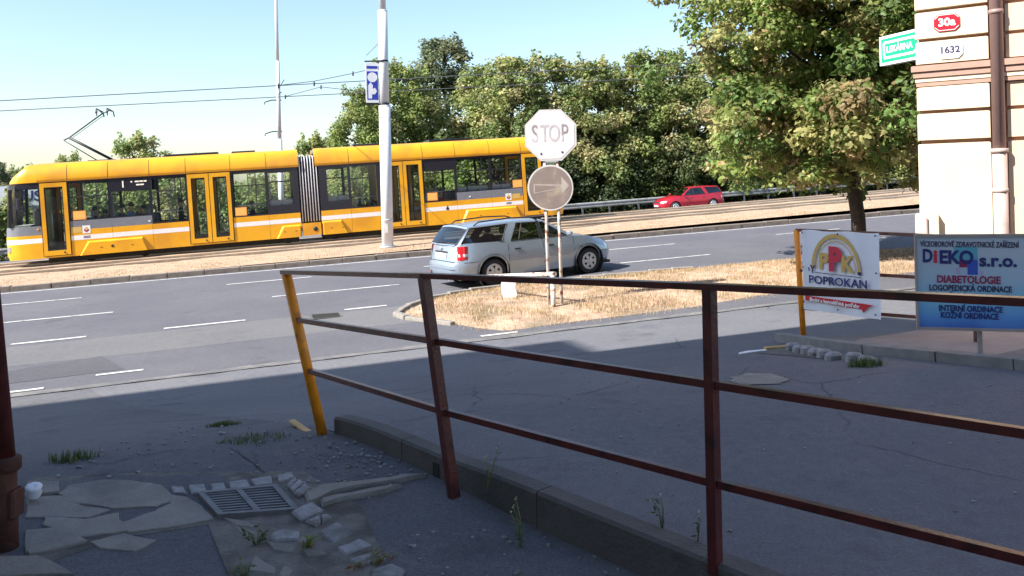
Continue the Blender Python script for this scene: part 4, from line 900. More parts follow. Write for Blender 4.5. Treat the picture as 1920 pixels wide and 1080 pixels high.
# roof equipment and pantograph
for x0, x1, h in ((-3.1, -1.2, .12), (-.72, .15, .10), (3.9, 5.3, .12), (7.0, 8.8, .14)): MB().bbox(x0, x1, .6, 1.9, 3.60, 3.59 + h, .02).build('roof_box', M['tdark'], TR)
PG = MB()
PG.box(-5.75, -4.85, .75, 1.75, 3.60, 3.66); pant = PG.build('pantograph', M['darkmetal'], TR)
MB().tube([(-5.0, 1.23, 3.66), (-6.38, 1.23, 4.55)], .05, 8).build('lower_arm', M['darkmetal'], pant)
MB().tube([(-5.5, 1.15, 3.66), (-6.56, 1.15, 4.46)], .02, 6).build('control_rod', M['darkmetal'], pant)
MB().tube([(-6.58, 1.23, 4.47), (-6.38, 1.23, 4.57), (-5.22, 1.23, 5.40)], .026, 6).build('upper_arm', M['darkmetal'], pant)
MB().tube([(-6.28, 1.27, 4.56), (-5.15, 1.27, 5.36)], .010, 6).build('stay_rod', M['darkmetal'], pant)
for dx in (-.18, .18):
    MB().tube([(-5.12 + dx, .35, 5.35), (-5.12 + dx, .55, 5.53), (-5.12 + dx, 1.9, 5.53), (-5.12 + dx, 2.1, 5.35)], .022, 6).build('contact_strip', M['darkmetal'], pant)
    MB().tube([(-5.22, 1.23, 5.40), (-5.12 + dx, 1.23, 5.52)], .02, 6).build('head_link', M['darkmetal'], pant)
    MB().tube([(-5.12 + dx - .08, 1.0, 5.30), (-5.12 + dx - .06, 1.0, 5.46), (-5.12 + dx, 1.0, 5.53), (-5.12 + dx + .07, 1.0, 5.44)], .02, 6).build('horn', M['darkmetal'], pant)
# ------------------------------------------------------------------ passengers (things of their own, seated in the tram)
def person_mesh(shirt, trousers):
    me = bpy.data.meshes.new('person'); J = [(0,0,.0),(0,0,.22),(0,0,.42),(0,0,.52),(0,-.005,.60),(0,-.02,.70),(0,-.015,.78),
        (.17,0,.42),(.20,-.06,.16),(.10,-.26,.10),(.06,-.33,.10),(-.17,0,.42),(-.20,-.06,.16),(-.10,-.26,.10),(-.06,-.33,.10),
        (.09,-.02,-.02),(.10,-.42,0),(.10,-.44,-.40),(.10,-.55,-.43),(-.09,-.02,-.02),(-.10,-.42,0),(-.10,-.44,-.40),(-.10,-.55,-.43)]
    E_ = [(0,1),(1,2),(2,3),(3,4),(4,5),(5,6),(2,7),(7,8),(8,9),(9,10),(2,11),(11,12),(12,13),(13,14),(0,15),(15,16),(16,17),(17,18),(0,19),(19,20),(20,21),(21,22)]
    R_ = [.15,.14,.15,.065,.07,.095,.06,.075,.055,.042,.035,.075,.055,.042,.035,.10,.075,.05,.04,.10,.075,.05,.04]
    me.from_pydata(J, E_, []); ob = bpy.data.objects.new('person', me); COL.objects.link(ob)
    md = ob.modifiers.new('skin', 'SKIN'); ss = ob.modifiers.new('sub', 'SUBSURF'); ss.levels = 1; ss.render_levels = 1
    for v, r in zip(me.skin_vertices[0].data, R_): v.radius = (r, r*.85)
    me.skin_vertices[0].data[0].use_root = True
    dg = bpy.context.evaluated_depsgraph_get(); dg.update(); out = bpy.data.meshes.new_from_object(ob.evaluated_get(dg)); bpy.data.objects.remove(ob)
    out.materials.clear()
    for m in (M['skin'], mat('shirt', shirt, .8), mat('trousers', trousers, .8)): out.materials.append(m)
    for p in out.polygons:
        c = p.center; p.use_smooth = True
        p.material_index = 0 if (c.z > .50 or c.y < -.14 and c.z > .04) else (1 if c.z > .06 and c.y > -.16 else 2)
        if c.z < -.36: p.material_index = 2
    return out
hair = MB(); hair.lathe([(0, .862), (.05, .852), (.088, .81), (.10, .75), (.094, .71), (.07, .70)], 12)
ppl = [(-5.62, .62, 1.12, (.05, .05, .07), .2, 'passenger in a dark top behind the second tram window'), (-5.28, .50, .98, (.50, .56, .68), -.1, 'passenger in a pale blue shirt leaning by the second tram window'), (-4.72, .55, 1.14, (.10, .08, .16), 3.0, 'passenger in dark clothing in the third tram window'),
       (-4.40, .45, 1.18, (.22, .33, .58), 2.9, 'passenger in a blue shirt in the third tram window'), (-3.98, .42, 1.06, (.55, .05, .06), 3.2, 'passenger in a red top at the end of the third tram window'), (-2.72, .95, 1.2, (.03, .03, .035), .2, 'passenger in black in the fourth tram window'),
       (-.12, .62, .92, (.05, .045, .05), .1, 'passenger in dark clothes in the window after the double door'), (8.9, .95, 1.05, (.06, .06, .08), 3.1, 'passenger with dark hair in the rear car of the tram'), (7.35, .7, .85, (.45, .03, .06), .3, 'passenger in crimson in the rear car of the tram')]
pm_cache = {}
for x, y, z, shirt, rz_, lab in ppl:
    if shirt not in pm_cache: pm_cache[shirt] = person_mesh(shirt, (.04, .045, .07))
    w = TR.matrix_basis @ Vector((x, y, z)) if False else (Matrix.Translation(TR.location) @ TR.rotation_euler.to_matrix().to_4x4()) @ Vector((x, y, z))
    pr = link('person', pm_cache[shirt], None, w, (0, 0, A + rz_ + PI/2)); tag(pr, lab, 'person', 'tram passengers')
    link('hair', hair.mesh('hair', M['cabin']), pr, (0, .012, -.01))

# ================================================================== CARS (local x forward, y left, z up, origin on the ground)
def car(name, paint, label, loc, rot, lights_front=True, rails=True, Lr=-2.29, Lf=2.15, HT=1.42):
    C = empty(name, loc, rot, label, 'car'); P_ = M[paint]
    XW = (-1.36, 1.24); RA = 0.365; HWID = 0.845
    def prof_w(z): 
        k = [(0.15, .90), (.3, .965), (.5, 1.0), (.68, .995), (.82, .965), (.98, .925)]
        for (a, u), (b, v) in zip(k[:-1], k[1:]):
            if z <= b: t = clamp((z - a)/(b - a), 0, 1); return u + (v - u)*t
        return k[-1][1]
    def xf(z): 
        k = [(.15, Lf-.10), (.32, Lf-.02), (.48, Lf), (.56, Lf-.03), (.64, Lf-.08), (.74, Lf-.20), (.98, Lf-.5)]
        for (a, u), (b, v) in zip(k[:-1], k[1:]):
            if z <= b: t = clamp((z - a)/(b - a), 0, 1); return u + (v - u)*t
        return k[-1][1]
    def xr(z):
        k = [(.15, Lr+.12), (.3, Lr+.02), (.42, Lr), (.58, Lr), (.62, Lr+.045), (.98, Lr+.10)]
        for (a, u), (b, v) in zip(k[:-1], k[1:]):
            if z <= b: t = clamp((z - a)/(b - a), 0, 1); return u + (v - u)*t
        return k[-1][1]
    def belt(x): 
        if x > .82: t = (x - .82)/(Lf - .12 - .82); return .93 - .25*max(0, t)**1.7
        return .93 + .03*clamp((-.8 - x)/1.2, 0, 1)
    def sill(x, y):
        if abs(y) > .55:
            for w in XW:
                if abs(x - w) < RA: return max(.21, .30 + math.sqrt(RA*RA - (x - w)**2))
        return .21 if abs(x) < 1.9 else .23
    NF, NR = 4.2, 7.0
    def ring(z, a):     # a: angle
        c, s_ = math.cos(a), math.sin(a); n = NF if c > 0 else NR
        X = xf(z) if c > 0 else -xr(z)
        return (math.copysign(abs(c)**(2/n), c)*X, math.copysign(abs(s_)**(2/n), s_)*HWID*prof_w(z))
    def side_y(x, z):
        n = NF if x > 0 else NR; X = xf(z) if x > 0 else -xr(z); u = min(1, abs(x)/X); return HWID*prof_w(z)*(1 - u**n)**(1/n)
    def end_x(y, z, front):
        n = NF if front else NR; X = xf(z) if front else xr(z); u = min(1, abs(y)/(HWID*prof_w(z))); return X*(1 - u**n)**(1/n)
    # angles dense where sides are
    angs = []; N = 40
    xs_ = sorted(set([round(-2.1 + 4.2*i/110, 4) for i in range(111)]))
    for i in range(13): angs.append(('f', -0.98 + 1.96*i/12))
    loop = []
    rows_n = 9
    def col(pt_fn): 
        out = []
        # first estimate plan position at z=.5 then vary with z
        for v in range(rows_n + 1): out.append(pt_fn(v/rows_n))
        return out
    def side_col(x, sgn):
        def fn(v):
            z0, z1 = sill(x, 1), belt(x); z = z0 + (z1 - z0)*v; xx = clamp(x, xr(z)*.985, xf(z)*.985); return (xx, sgn*side_y(xx, z), z)
        return col(fn)
    def end_col(y, front):
        def fn(v):
            xe = end_x(y*HWID, .5, front); z0, z1 = .22, belt(xe); z = z0 + (z1 - z0)*v; yy = y*HWID*prof_w(z); return (end_x(yy, z, front), yy, z)
        return col(fn)
    xs_side = [x for x in lin(Lr + .06, Lf - .10, 96)]
    cols = [side_col(x, -1) for x in xs_side] + [end_col(y, True) for y in (-.90, -.8, -.6, -.4, -.2, 0, .2, .4, .6, .8, .90)] + [side_col(x, 1) for x in xs_side[::-1]] + [end_col(y, False) for y in (.93, .8, .5, .2, 0, -.2, -.5, -.8, -.93)]
    cols.append(cols[0])
    mb = MB(); mb.grid(cols); body = mb.build('body', P_, C)
    # bonnet
    hb_ = [x for x in lin(.80, Lf - .10, 14)]; G_ = []
    for x in hb_:
        z = belt(x); y = side_y(min(x, xf(z)*.985), z); G_.append([(x, y*k, z + .045*(1 - k*k)*clamp((Lf - x)/.5, .15, 1)) for k in lin(-1, 1, 10)])
    ze = belt(Lf - .1); G_.append([(end_x(k*.72, ze, True), k*.72, ze - .015) for k in lin(-1, 1, 10)])
    MB().grid(G_[::-1]).build('bonnet', P_, C)
    MB().box(Lr + .12, Lf - .25, -.78, .78, .20, .26).build('floor_pan', M['under'], C)
    for w in XW:
        for s_ in (-1, 1): MB().lathe([(.0, -.02), (.40, -.02), (.40, .16)], 24, 'y').build('wheel_well', M['black'], C, (w, s_*.62 - .08, .32), (0, 0, 0 if s_ > 0 else PI))
    # greenhouse columns (x at belt, x at roof)
    def roof_z(x): return HT - .035 - .07*clamp((x + .6)/1.0, 0, 1)**2 - .05*clamp((-.7 - x)/1.2, 0, 1)**2
    def gp(xb, xt, v, sg):
        zb = belt(xb); yb = side_y(clamp(xb, Lr+.15, 1.0), zb) - .012; zt = roof_z(xt) - .01; yt = .615 - .04*clamp((xt - .0)/.3, 0, 1)
        k = v + .10*v*(1 - v); return (xb + (xt - xb)*v, sg*(yb + (yt - yb)*v + .05*v*(1 - v)), zb + (zt - zb)*k)
    cb = [('D0', Lr+.105, Lr+.44), ('D1', Lr+.22, Lr+.50), ('C0', -1.10, -.84), ('C1', -.88, -.60), ('B0', -.06, -.09), ('B1', .02, -.01), ('A0', .70, .02), ('A1', .86, .16)]
    rv = (0, .07, .90, 1)
    def cell(a, b, v0, v1, sg, m, nm, par, off=0, nn=5):
        G2 = []
        for i in range(nn + 1):
            t = i/nn; xb = a[1] + (b[1] - a[1])*t; xt = a[2] + (b[2] - a[2])*t
            G2.append([Vector(gp(xb, xt, v0 + (v1 - v0)*j/4, sg)) + Vector((0, -sg*off, 0)) for j in range(5)])
        mb_ = MB(); mb_.grid(G2 if sg < 0 else G2[::-1]); return mb_.build(nm, m, par)
    for sg in (-1, 1):
        for i in range(7):
            a, b = cb[i], cb[i + 1]; win = i in (1, 3, 5)
            if win:
                cell(a, b, 0, rv[1], sg, P_, 'window_frame', C); cell(a, b, rv[2], 1, sg, P_, 'window_frame', C)
                cell(a, b, rv[1], rv[2], sg, M['carglass'], 'side_window', C, .008)
                fr_ = MB(); p0 = [Vector(gp(a[1], a[2], rv[1], sg)), Vector(gp(b[1], b[2], rv[1], sg)), Vector(gp(b[1], b[2], rv[2], sg)), Vector(gp(a[1], a[2], rv[2], sg))]
                for q in range(4): fr_.bar(p0[q], p0[(q + 1) % 4], .018, .022)
                fr_.build('window_seal', M['black'], C)
            else: cell(a, b, 0, 1, sg, M['black'] if i == 4 else P_, 'pillar', C)
        # quarter divider in the rear door
        if True: MB().bar(gp(-.66, -.46, .08, sg), gp(-.66, -.46, .9, sg), .012, .02).build('window_bar', M['black'], C)
    # roof
    G_ = []
    xr0, xr1 = cb[0][2], cb[-1][2]
    for x in lin(xr0, xr1, 18):
        yt = abs(gp(x, x, 1, 1)[1]) if False else .615 - .04*clamp((x - .0)/.3, 0, 1); z = roof_z(x) - .01
        G_.append([(x + (0 if abs(k) > .99 else -.02*(1-k*k)*clamp((xr0 + .2 - x)/.2, 0, 1)), yt*k, z + .045*(1 - abs(k)**2.5)) for k in lin(-1, 1, 12)])
    MB().grid(G_[::-1]).build('roof', P_, C)
    # windscreen and tailgate
    def endpane(colm, v0, v1, m, nm, bow, off=0):
        G2 = []
        for j in range(7):
            v = v0 + (v1 - v0)*j/6; L_ = Vector(gp(colm[1], colm[2], v, 1)); R_ = Vector(gp(colm[1], colm[2], v, -1))
            G2.append([L_*(1 - t) + R_*t + Vector((bow*(1 - (2*t - 1)**2) + off, 0, .045*v*(1 - (2*t-1)**2))) for t in lin(0, 1, 10)])
        mb_ = MB(); mb_.grid(G2 if bow > 0 else G2[::-1]); return mb_.build(nm, m, C)
    endpane(cb[-1], 0.0, 1.0, M['carglass'], 'windscreen', .13)
    endpane(cb[0], 0.05, .90, M['carglass'], 'rear_window', -.05); endpane(cb[0], .90, 1.0, P_, 'tailgate_top', -.05); endpane(cb[0], -.0, .05, P_, 'tailgate_edge', -.05)
    endpane((0, cb[0][1], cb[0][2]), .05, .12, M['black'], 'rear_window_border', -.05, -.004); endpane((0, cb[0][1], cb[0][2]), .85, .90, M['black'], 'rear_window_border', -.05, -.004)
    MB().bar((cb[0][1] - .05, .25, 1.00), (cb[0][1] - .02, -.25, 1.03), .015, .012).build('rear_wiper', M['black'], C)
    if rails:
        for sg in (-1, 1): MB().tube([(-1.68, sg*.56, roof_z(-1.68)), (-1.55, sg*.56, roof_z(-1.55) + .065), (-.8, sg*.565, roof_z(-.8) + .075), (-.2, sg*.555, roof_z(-.2) + .065), (.0, sg*.55, roof_z(0) + .01)], .016, 8).build('roof_rail', M['black'], C)
    # patches laid on the body
    def patch_side(x0, x1, z0, z1, sg, m, nm, off=.004, n=8, par=C):
        G2 = [[(x, sg*(side_y(x, z) + off), z) for z in lin(z0, z1, 4)] for x in lin(x0, x1, n)]
        mb_ = MB(); mb_.grid(G2 if sg < 0 else G2[::-1]); return mb_.build(nm, M[m] if isinstance(m, str) else m, par)
    def patch_end(y0, y1, z0, z1, front, m, nm, off=.005, n=8, par=C):
        sgn = 1 if front else -1
        G2 = [[(end_x(y, z, front) + sgn*off, y, z) for z in lin(z0, z1, 5)] for y in lin(y0, y1, n)]
        mb_ = MB(); mb_.grid(G2 if not front else G2[::-1]); return mb_.build(nm, M[m] if isinstance(m, str) else m, par)
    xe = Lr + .13
    for sg in (-1, 1):
        def lens(z0, z1, yi, xo, m, nm, off, par):
            G2 = []
            for z in lin(z0, z1, 5):
                yb = HWID*prof_w(z); row = []
                for y in lin(yi, .93, 4): row.append((end_x(y*yb, z, False) - off, sg*y*yb))
                for x in lin(Lr + .135, Lr + xo, 4): row.append((x - off*.3, sg*(side_y(x, z) + off)))
                G2.append([(x, y, z) for x, y in row])
            mb_ = MB(); mb_.grid(G2 if sg > 0 else G2[::-1]); return mb_.build(nm, M[m], par)
        tl_ = lens(.64, .93, .80, .22, 'redlamp', 'tail_light', .014, C); lens(.71, .77, .82, .17, 'clearlamp', 'reverse_lens', .019, tl_)
        a, b = sorted((sg*.42, sg*.70)); patch_end(a, b, .585, .685, True, 'clearlamp', 'headlight', .012)
        a, b = sorted((sg*.5, sg*.66)); patch_end(a, b, .30, .35, False, 'redlamp', 'fog_lamp', .006, 4)
        # seams, moulding, handles
        for x, z0, z1 in ((-.955, .40, .90), (-.02, .25, .92), (.83, .30, .92)): patch_side(x - .005, x + .005, z0, z1, sg, 'black', 'door_seam', .002, 1)
        patch_side(-.93, .80, .535, .575, sg, P_, 'side_moulding', .014, 10); patch_side(-.93, .80, .530, .536, sg, 'black', 'moulding_shadow_gap', .006, 10)
        for x in (-.80, .10): MB().bbox(x, x + .16, -.012, .012, .76, .795, .006).build('door_handle', M['cabin'], C, (0, sg*(side_y(x, .78) + .006), 0))
        mr_ = MB().bbox(.62, .72, -.08, .08, .96, 1.06, .025).build('mirror', P_, C, (0, sg*.90, 0))
        patch_side(Lr + .22, XW[0] - RA - .01, .572, .582, sg, 'black', 'bumper_seam', .004, 5); patch_side(XW[1] + RA + .02, Lf - .22, .50, .508, sg, 'black', 'bumper_seam', .004, 4)
    patch_end(-.70, .70, .60, .612, False, 'black', 'bumper_gap', .003, 14); patch_end(-.72, .72, .44, .475, False, 'cabin' if paint != 'silver' else P_, 'bumper_strip', .012, 14)
    patch_end(-.26, .26, .665, .775, False, 'plate', 'number_plate', .014, 4); patch_end(-.30, .30, .785, .82, False, 'black', 'plate_recess', .010, 4)
    patch_end(-.26, .26, .36, .46, True, 'plate', 'number_plate', .012, 4); patch_end(-.35, .35, .57, .66, True, 'black', 'grille', .006, 6); patch_end(-.5, .5, .26, .34, True, 'black', 'air_intake', .006, 6)
    MB().lathe([(0, 0), (.035, .0), (.035, .01), (0, .01)], 14).build('badge', M['alloy'], C, (Lr + .055, 0, .88), (0, -PI/2, 0))
    # cabin
    for x in (-.75, .05):
        for y in ((-.36, .36)):
            st = MB().bbox(x, x + .5, y - .24, y + .24, .40, .56, .04); st.bbox(x - .12, x + .04, y - .24, y + .24, .5, 1.06, .05); st.bbox(x - .12, x - .02, y - .12, y + .12, 1.10, 1.26, .03); st.build('seat', M['cabin'], C)
    MB().box(.62, .95, -.7, .7, .6, .93).build('dashboard', M['cabin'], C); MB().box(Lr + .2, -.9, -.68, .68, .5, .80).build('boot_cover', M['cabin'], C)
    MB().lathe([(.15, -.012), (.175, 0), (.15, .012)], 18, close=True).build('steering_wheel', M['black'], C, (.48, .36, .92), (0, -.9, 0))
    # wheels
    ty = MB().lathe([(.20, -.085), (.27, -.095), (.298, -.075), (.302, 0), (.298, .075), (.27, .095), (.20, .085)], 28, 'y', close=True).mesh('tyre', M['tyre'])
    rm = MB(); rm.lathe([(.155, -.095), (.205, -.088), (.205, -.06), (.155, -.075)], 28, 'y', close=True); rm.lathe([(0, -.10), (.06, -.098), (.075, -.085)], 14, 'y')
    for k in range(6):
        a = 2*PI*k/6; rm.bar((math.cos(a)*.05, -.088, math.sin(a)*.05), (math.cos(a)*.18, -.086, math.sin(a)*.18), .075, .02, up=(0, 1, 0))
    rme = rm.mesh('rim', M['alloy']); dk = MB().lathe([(0, -.05), (.20, -.05)], 24, 'y').mesh('brake_disc', M['under'])
    for w in XW:
        for sg in (-1, 1):
            we = empty('wheel', (w, sg*.755, .302), (0, 0, 0 if sg < 0 else PI)); we.parent = C
            link('tyre', ty, we); link('rim', rme, we); link('brake_disc', dk, we)
    MB().tube([(Lr + .1, -.45, .23), (Lr - .01, -.45, .22)], .025, 8).build('exhaust', M['galv'], C)
    return C
# silver wagon: near-side wheels stand at (-0.43, 19.06) and (1.74, 19.9)
cb_ = math.radians(31); cc_ = Vector((0.30, 19.72)); 
CZ = road_z(*pq(cc_.x, cc_.y))
car('station_wagon', 'silver', 'silver station wagon with dark roof rails driving away behind the stop sign', (cc_.x, cc_.y, CZ + .012), (0, -0.030, cb_))
rc = S(25.7, 46.1, 0); car('station_wagon', 'redpaint', 'small red station wagon on the far carriageway before the crash barrier', (rc.x, rc.y, far_z(25.7) + .01), (0, 0.040, A + PI), rails=False, HT=1.46)

# ================================================================== SIGNS AND MASTS
sg_ = empty('stop_sign', (0.715, 14.85, rz(0.715, 14.85)), (0, 0, -.03), 'sun-bleached octagonal STOP sign above a faded round arrow sign on two posts', 'road sign')
zo = sg_.location.z
for x, c in ((-.115, 0), (.115, 1)): MB().tube([(x + .01, .05, -.1), (x - .01, .05, 3.3)], .030, 10).build('post', M['rusty_white'], sg_)
def octo(r): return [(r*math.cos(PI/8 + k*PI/4)/math.cos(PI/8), r*math.sin(PI/8 + k*PI/4)/math.cos(PI/8)) for k in range(8)]
cz_ = 2.393 - zo
pl = plate(MB(), [(x, z + cz_) for x, z in octo(.462)], .012, 0).build('stop_plate', M['signrim'], sg_); plate(MB(), [(x, z + cz_) for x, z in octo(.425)], 0, -.004).build('stop_face', M['signwhite'], pl)
for ch, x, k in (('S', -.285, 1.0), ('T', -.105, .8), ('O', .065, .8), ('P', .25, 1.0)): text(ch, .44, M['signgrey' if ch in 'SP' else 'signfaint'], pl, (x, -.0055, cz_ + .02), bold=.003, sx=.62)
for x, z in ((-.18, -.33), (.20, -.31)): MB().lathe([(0, -.012), (.018, -.012), (.018, 0), (0, 0)], 10, 'y').build('bolt', M['under'], pl, (x, 0, cz_ + z))
c2 = 1.449 - zo
ap_ = plate(MB(), [(x - .03, z + c2) for x, z in fan(0, 0, .412, 40)], .012, 0).build('arrow_plate', M['signrim'], sg_); plate(MB(), [(x - .03, z + c2) for x, z in fan(0, 0, .382, 40)], 0, -.004).build('arrow_face', M['signtaupe'], ap_)
plate(MB(), [(x, z + c2) for x, z in [(-.33, -.10), (.17, -.02), (.17, -.12), (.31, .03), (.17, .20), (.17, .05), (-.33, .07)]], -.004, -.006).build('arrow_outline', M['signarrow'], ap_)
plate(MB(), [(x, z + c2) for x, z in [(-.31, -.08), (.15, -.0), (.15, .03), (-.31, .05)]], -.006, -.008).build('arrow_shaft', M['signtaupe'], ap_)
MB().bar((-.115, .03, c2 + .47), (.115, .03, c2 + .47), .05, .02).build('clamp', M['galv'], sg_)
# low rusty pipe barrier on the island
LB = empty('pipe_barrier', (0.68, 14.70, isl_h(.68, 14.7)), label='low rusty pipe barrier on the traffic island beside the sign posts', cat='barrier')
ob_ = Vector(LB.location)
MB().tube([Vector((.68, 14.70, -.86)) - ob_, Vector((.68, 14.70, -.10)) - ob_], .045, 10).build('post', M['rusty_white'], LB)
MB().tube([Vector((-.22, 16.3, -.8)) - ob_, Vector((-.22, 16.3, -.31)) - ob_], .045, 10).build('post', M['rusty_white'], LB)
MB().tube([Vector((.72, 14.66, -.08)) - ob_, Vector((-.62, 16.75, -.34)) - ob_], .042, 10).build('rail', M['rusty_white'], LB)
wp = plate(MB(), [(-.12, -.02), (.09, -.02), (.15, .12), (.11, .25), (.13, .33), (.10, .40), (-.13, .41)], .012, -.012)
tag(wp.build('white_board', M['white'], None, (-.11, 15.92, rz(-.11, 15.92) + .06), (.06, 0, .05)), 'broken white board leaning on the left post of the pipe barrier', 'board')
# tall grey lamp mast with a hanging banner case
mz = bed_z(pq(-4.24, 27.82)[0])
ms = empty('lamp_mast', (-4.24, 27.82, mz), (0, 0.004, 0), 'tall stepped pale grey mast standing between the kerb and the tracks', 'mast')
for z0, z1, r in ((-.1, 4.75, .195), (4.75, 7.95, .158), (7.95, 12, .115)): MB().tube([(0, 0, z0), (0, 0, z1)], r, 20).build('mast_tube', M['mast'], ms)
for z, r in ((4.75, .2), (7.95, .165)): MB().lathe([(r, z - .03), (r, z + .0), (r*.78, z + .05)], 20).build('mast_collar', M['mast'], ms)
MB().lathe([(.196, .9), (.204, .9), (.204, .96), (.196, .96)], 20).build('band', M['galv'], ms); MB().box(-.05, .05, -.20, -.19, .5, .8).build('access_door', M['galv'], ms)
MB().lathe([(.2, 0), (.27, 0), (.27, .06), (.2, .06)], 20).build('base_flange', M['galv'], ms)
bn = empty('mast_banner', (-4.24, 27.82, 0), (0, 0, .35), 'blue and white hanging banner strapped to the lamp mast', 'banner')
for z in (4.83, 6.27):
    MB().lathe([(.16, z + mz - .03), (.185, z + mz - .03), (.185, z + mz + .03), (.16, z + mz + .03)], 18).build('strap', M['darkmetal'], bn); MB().bar((-.62, 0, z + mz - .02), (-.1, 0, z + mz), .03, .045).build('arm', M['darkmetal'], bn)
zb0, zb1 = 4.87 + mz, 6.20 + mz
MB().box(-.60, -.165, -.012, .012, zb0, zb1).build('panel', M['white'], bn)
def bp_(pts_, m, nm, y=-.016): plate(MB(), pts_, -.012, y).build(nm, M[m], bn)
bp_([(-.56, zb0 + .1), (-.19, zb0 + .1), (-.19, zb1 - .28), (-.56, zb1 - .28)], 'bluesign', 'blue_field')
bp_([(-.56, zb1 - .19), (-.19, zb1 - .19), (-.19, zb1 - .10), (-.56, zb1 - .10)], 'bluesign', 'blue_bar')
bp_(fan(-.375, zb1 - .48, .165, 24), 'white', 'white_disc', -.019)
bp_([(-.52, zb0 + .14), (-.40, zb0 + .14), (-.40, zb0 + .28), (-.30, zb0 + .28), (-.23, zb0 + .38), (-.29, zb0 + .50), (-.37, zb0 + .46), (-.36, zb0 + .58), (-.44, zb0 + .68), (-.52, zb0 + .58)], 'white', 'white_figure', -.019)
MB().tube([(-.55, 0, 6.45 + mz), (-.1, 0, 6.9 + mz)], .01, 5).build('stay_wire', M['wire'], bn)
# thinner catenary mast behind the tram
c0 = S(1.05, 38.4, far_z(1.05)); cm = empty('catenary_mast', c0, (0, 0, A), 'thin grey overhead wire mast behind the tram roof', 'mast')
hz = -c0.z
for z0, z1, r in ((0, 3.7 + hz, .115), (3.7 + hz, 7.2 + hz, .088), (7.2 + hz, 11.5 + hz, .07)): MB().tube([(0, 0, z0), (0, 0, z1)], r, 12).build('mast_tube', M['mast'], cm)
for z in (5.45, 4.05): MB().tube([(-.62, -.1, z + hz - .2), (-.6, -.1, z + hz - .1), (-.3, -.05, z + hz), (.12, 0, z + hz + .01)], .025, 6).build('cable_hook', M['darkmetal'], cm)
MB().tube([(0, 0, 5.70 + hz), (0, -4.3, 5.35 + hz)], .018, 6).build('bracket_arm', M['darkmetal'], cm); MB().tube([(0, 0, 5.95 + hz), (0, -7.6, 5.42 + hz)], .016, 6).build('bracket_arm', M['darkmetal'], cm)
# overhead wires
def wire(name, pts_, lab, r=.017): 
    o = Vector(pts_[0]); mb_ = MB(); mb_.tube([Vector(p) - o for p in pts_], r, 5, smooth=False); return tag(mb_.build(name, M['wire'], None, o), lab, 'wire', 'overhead wires')
def wz1(p): return 4.60 + .057*(p + 8.83)
def wz2(p): return 4.63 + .0655*(p + 7.97)
wire('contact_wire', [S(p, 34.15, wz1(p)) for p in (-40, -20, -8.8, 0, 4, 8, 16, 30)], 'contact wire touched by the tram pantograph')
wire('contact_wire', [S(p, 30.73, wz2(p)) for p in (-40, -20, -8, 0, 4, 8, 16, 30)], 'contact wire nearer the road above the empty track')
wire('catenary_stay', [S(.85, 30.73, wz2(.85) + .01), S(2.1, 30.73, wz2(2.1) + .09), S(3.5, 30.73, wz2(3.5) + .30), S(5.2, 30.73, wz2(5.2) + .62)], 'short stay wire rising from the nearer contact wire', .014)
wire('catenary_stay', [S(1.2, 34.15, wz1(1.2) + .01), S(2.6, 34.15, wz1(2.6) + .32), S(4.3, 34.15, wz1(4.3) + .04)], 'short bridle wire on the farther contact wire', .014)
for p, q, f, lab in ((.85, 30.73, wz2, 'left clamp on the upper of the two contact wires'), (2.1, 30.73, wz2, 'middle clamp where the stay meets the upper contact wire'), (3.5, 30.73, lambda p: wz2(p) + .3, 'clamp partway up the rising stay wire'), (2.6, 34.15, lambda p: wz1(p) + .32, 'clamp at the peak of the lower bridle wire'), (4.3, 34.15, wz1, 'right clamp where the bridle ends on the lower wire'), (1.2, 34.15, wz1, 'left clamp where the bridle starts on the lower wire')):
    v = S(p, q, f(p)); tag(MB().tube([(0, 0, -.09), (0, 0, .07)], .03, 6).build('wire_clamp', M['darkmetal'], None, v), lab, 'clamp', 'overhead wire clamps')
# crash barrier behind the far carriageway
GR = empty('crash_barrier', S(25, 49.6, far_z(25)), label='galvanised crash barrier along the far carriageway before the trees', cat='barrier')
og = Vector(GR.location); wp_ = [(-.0, .44), (-.07, .50), (-.07, .56), (0, .60), (0, .64), (-.07, .68), (-.07, .74), (0, .80)]
for i in range(-9, 12):
    p0, p1 = i*4.0, i*4.0 + 3.99; mb = MB(); mb.grid([[S(p, 49.6 + y, far_z(p) + z) - og for y, z in wp_] for p in (p0, p1)], smooth=False); mb.build('beam', M['barrier'], GR)
    for pp in (p0 + .1, p0 + 2.0): a = S(pp, 49.7, far_z(pp)) - og; MB().box(-.05, .05, -.04, .04, -.1, .75).build('post', M['barrier'], GR, a, (0, 0, A))
# board at the far left behind the tram
fb = S(-13.2, 52, far_z(-13.2)); fbx = empty('roadside_board', fb, (0, 0, .35), 'pale board with dark letters behind the front of the tram', 'sign')
MB().box(-2.2, 2.2, 0, .1, 3.0, 4.1).build('panel', M['bannerw'], fbx); MB().box(-2.2, 2.2, -.01, .1, 2.0, 2.99).build('lower_panel', M['tgrey'], fbx)
text('BUS', .8, M['navy'], fbx, (1.0, -.012, 3.5), bold=.02)
for x in (-1.8, 1.8): MB().box(x - .06, x + .06, .11, .2, 0, 4.1).build('post', M['galv'], fbx)

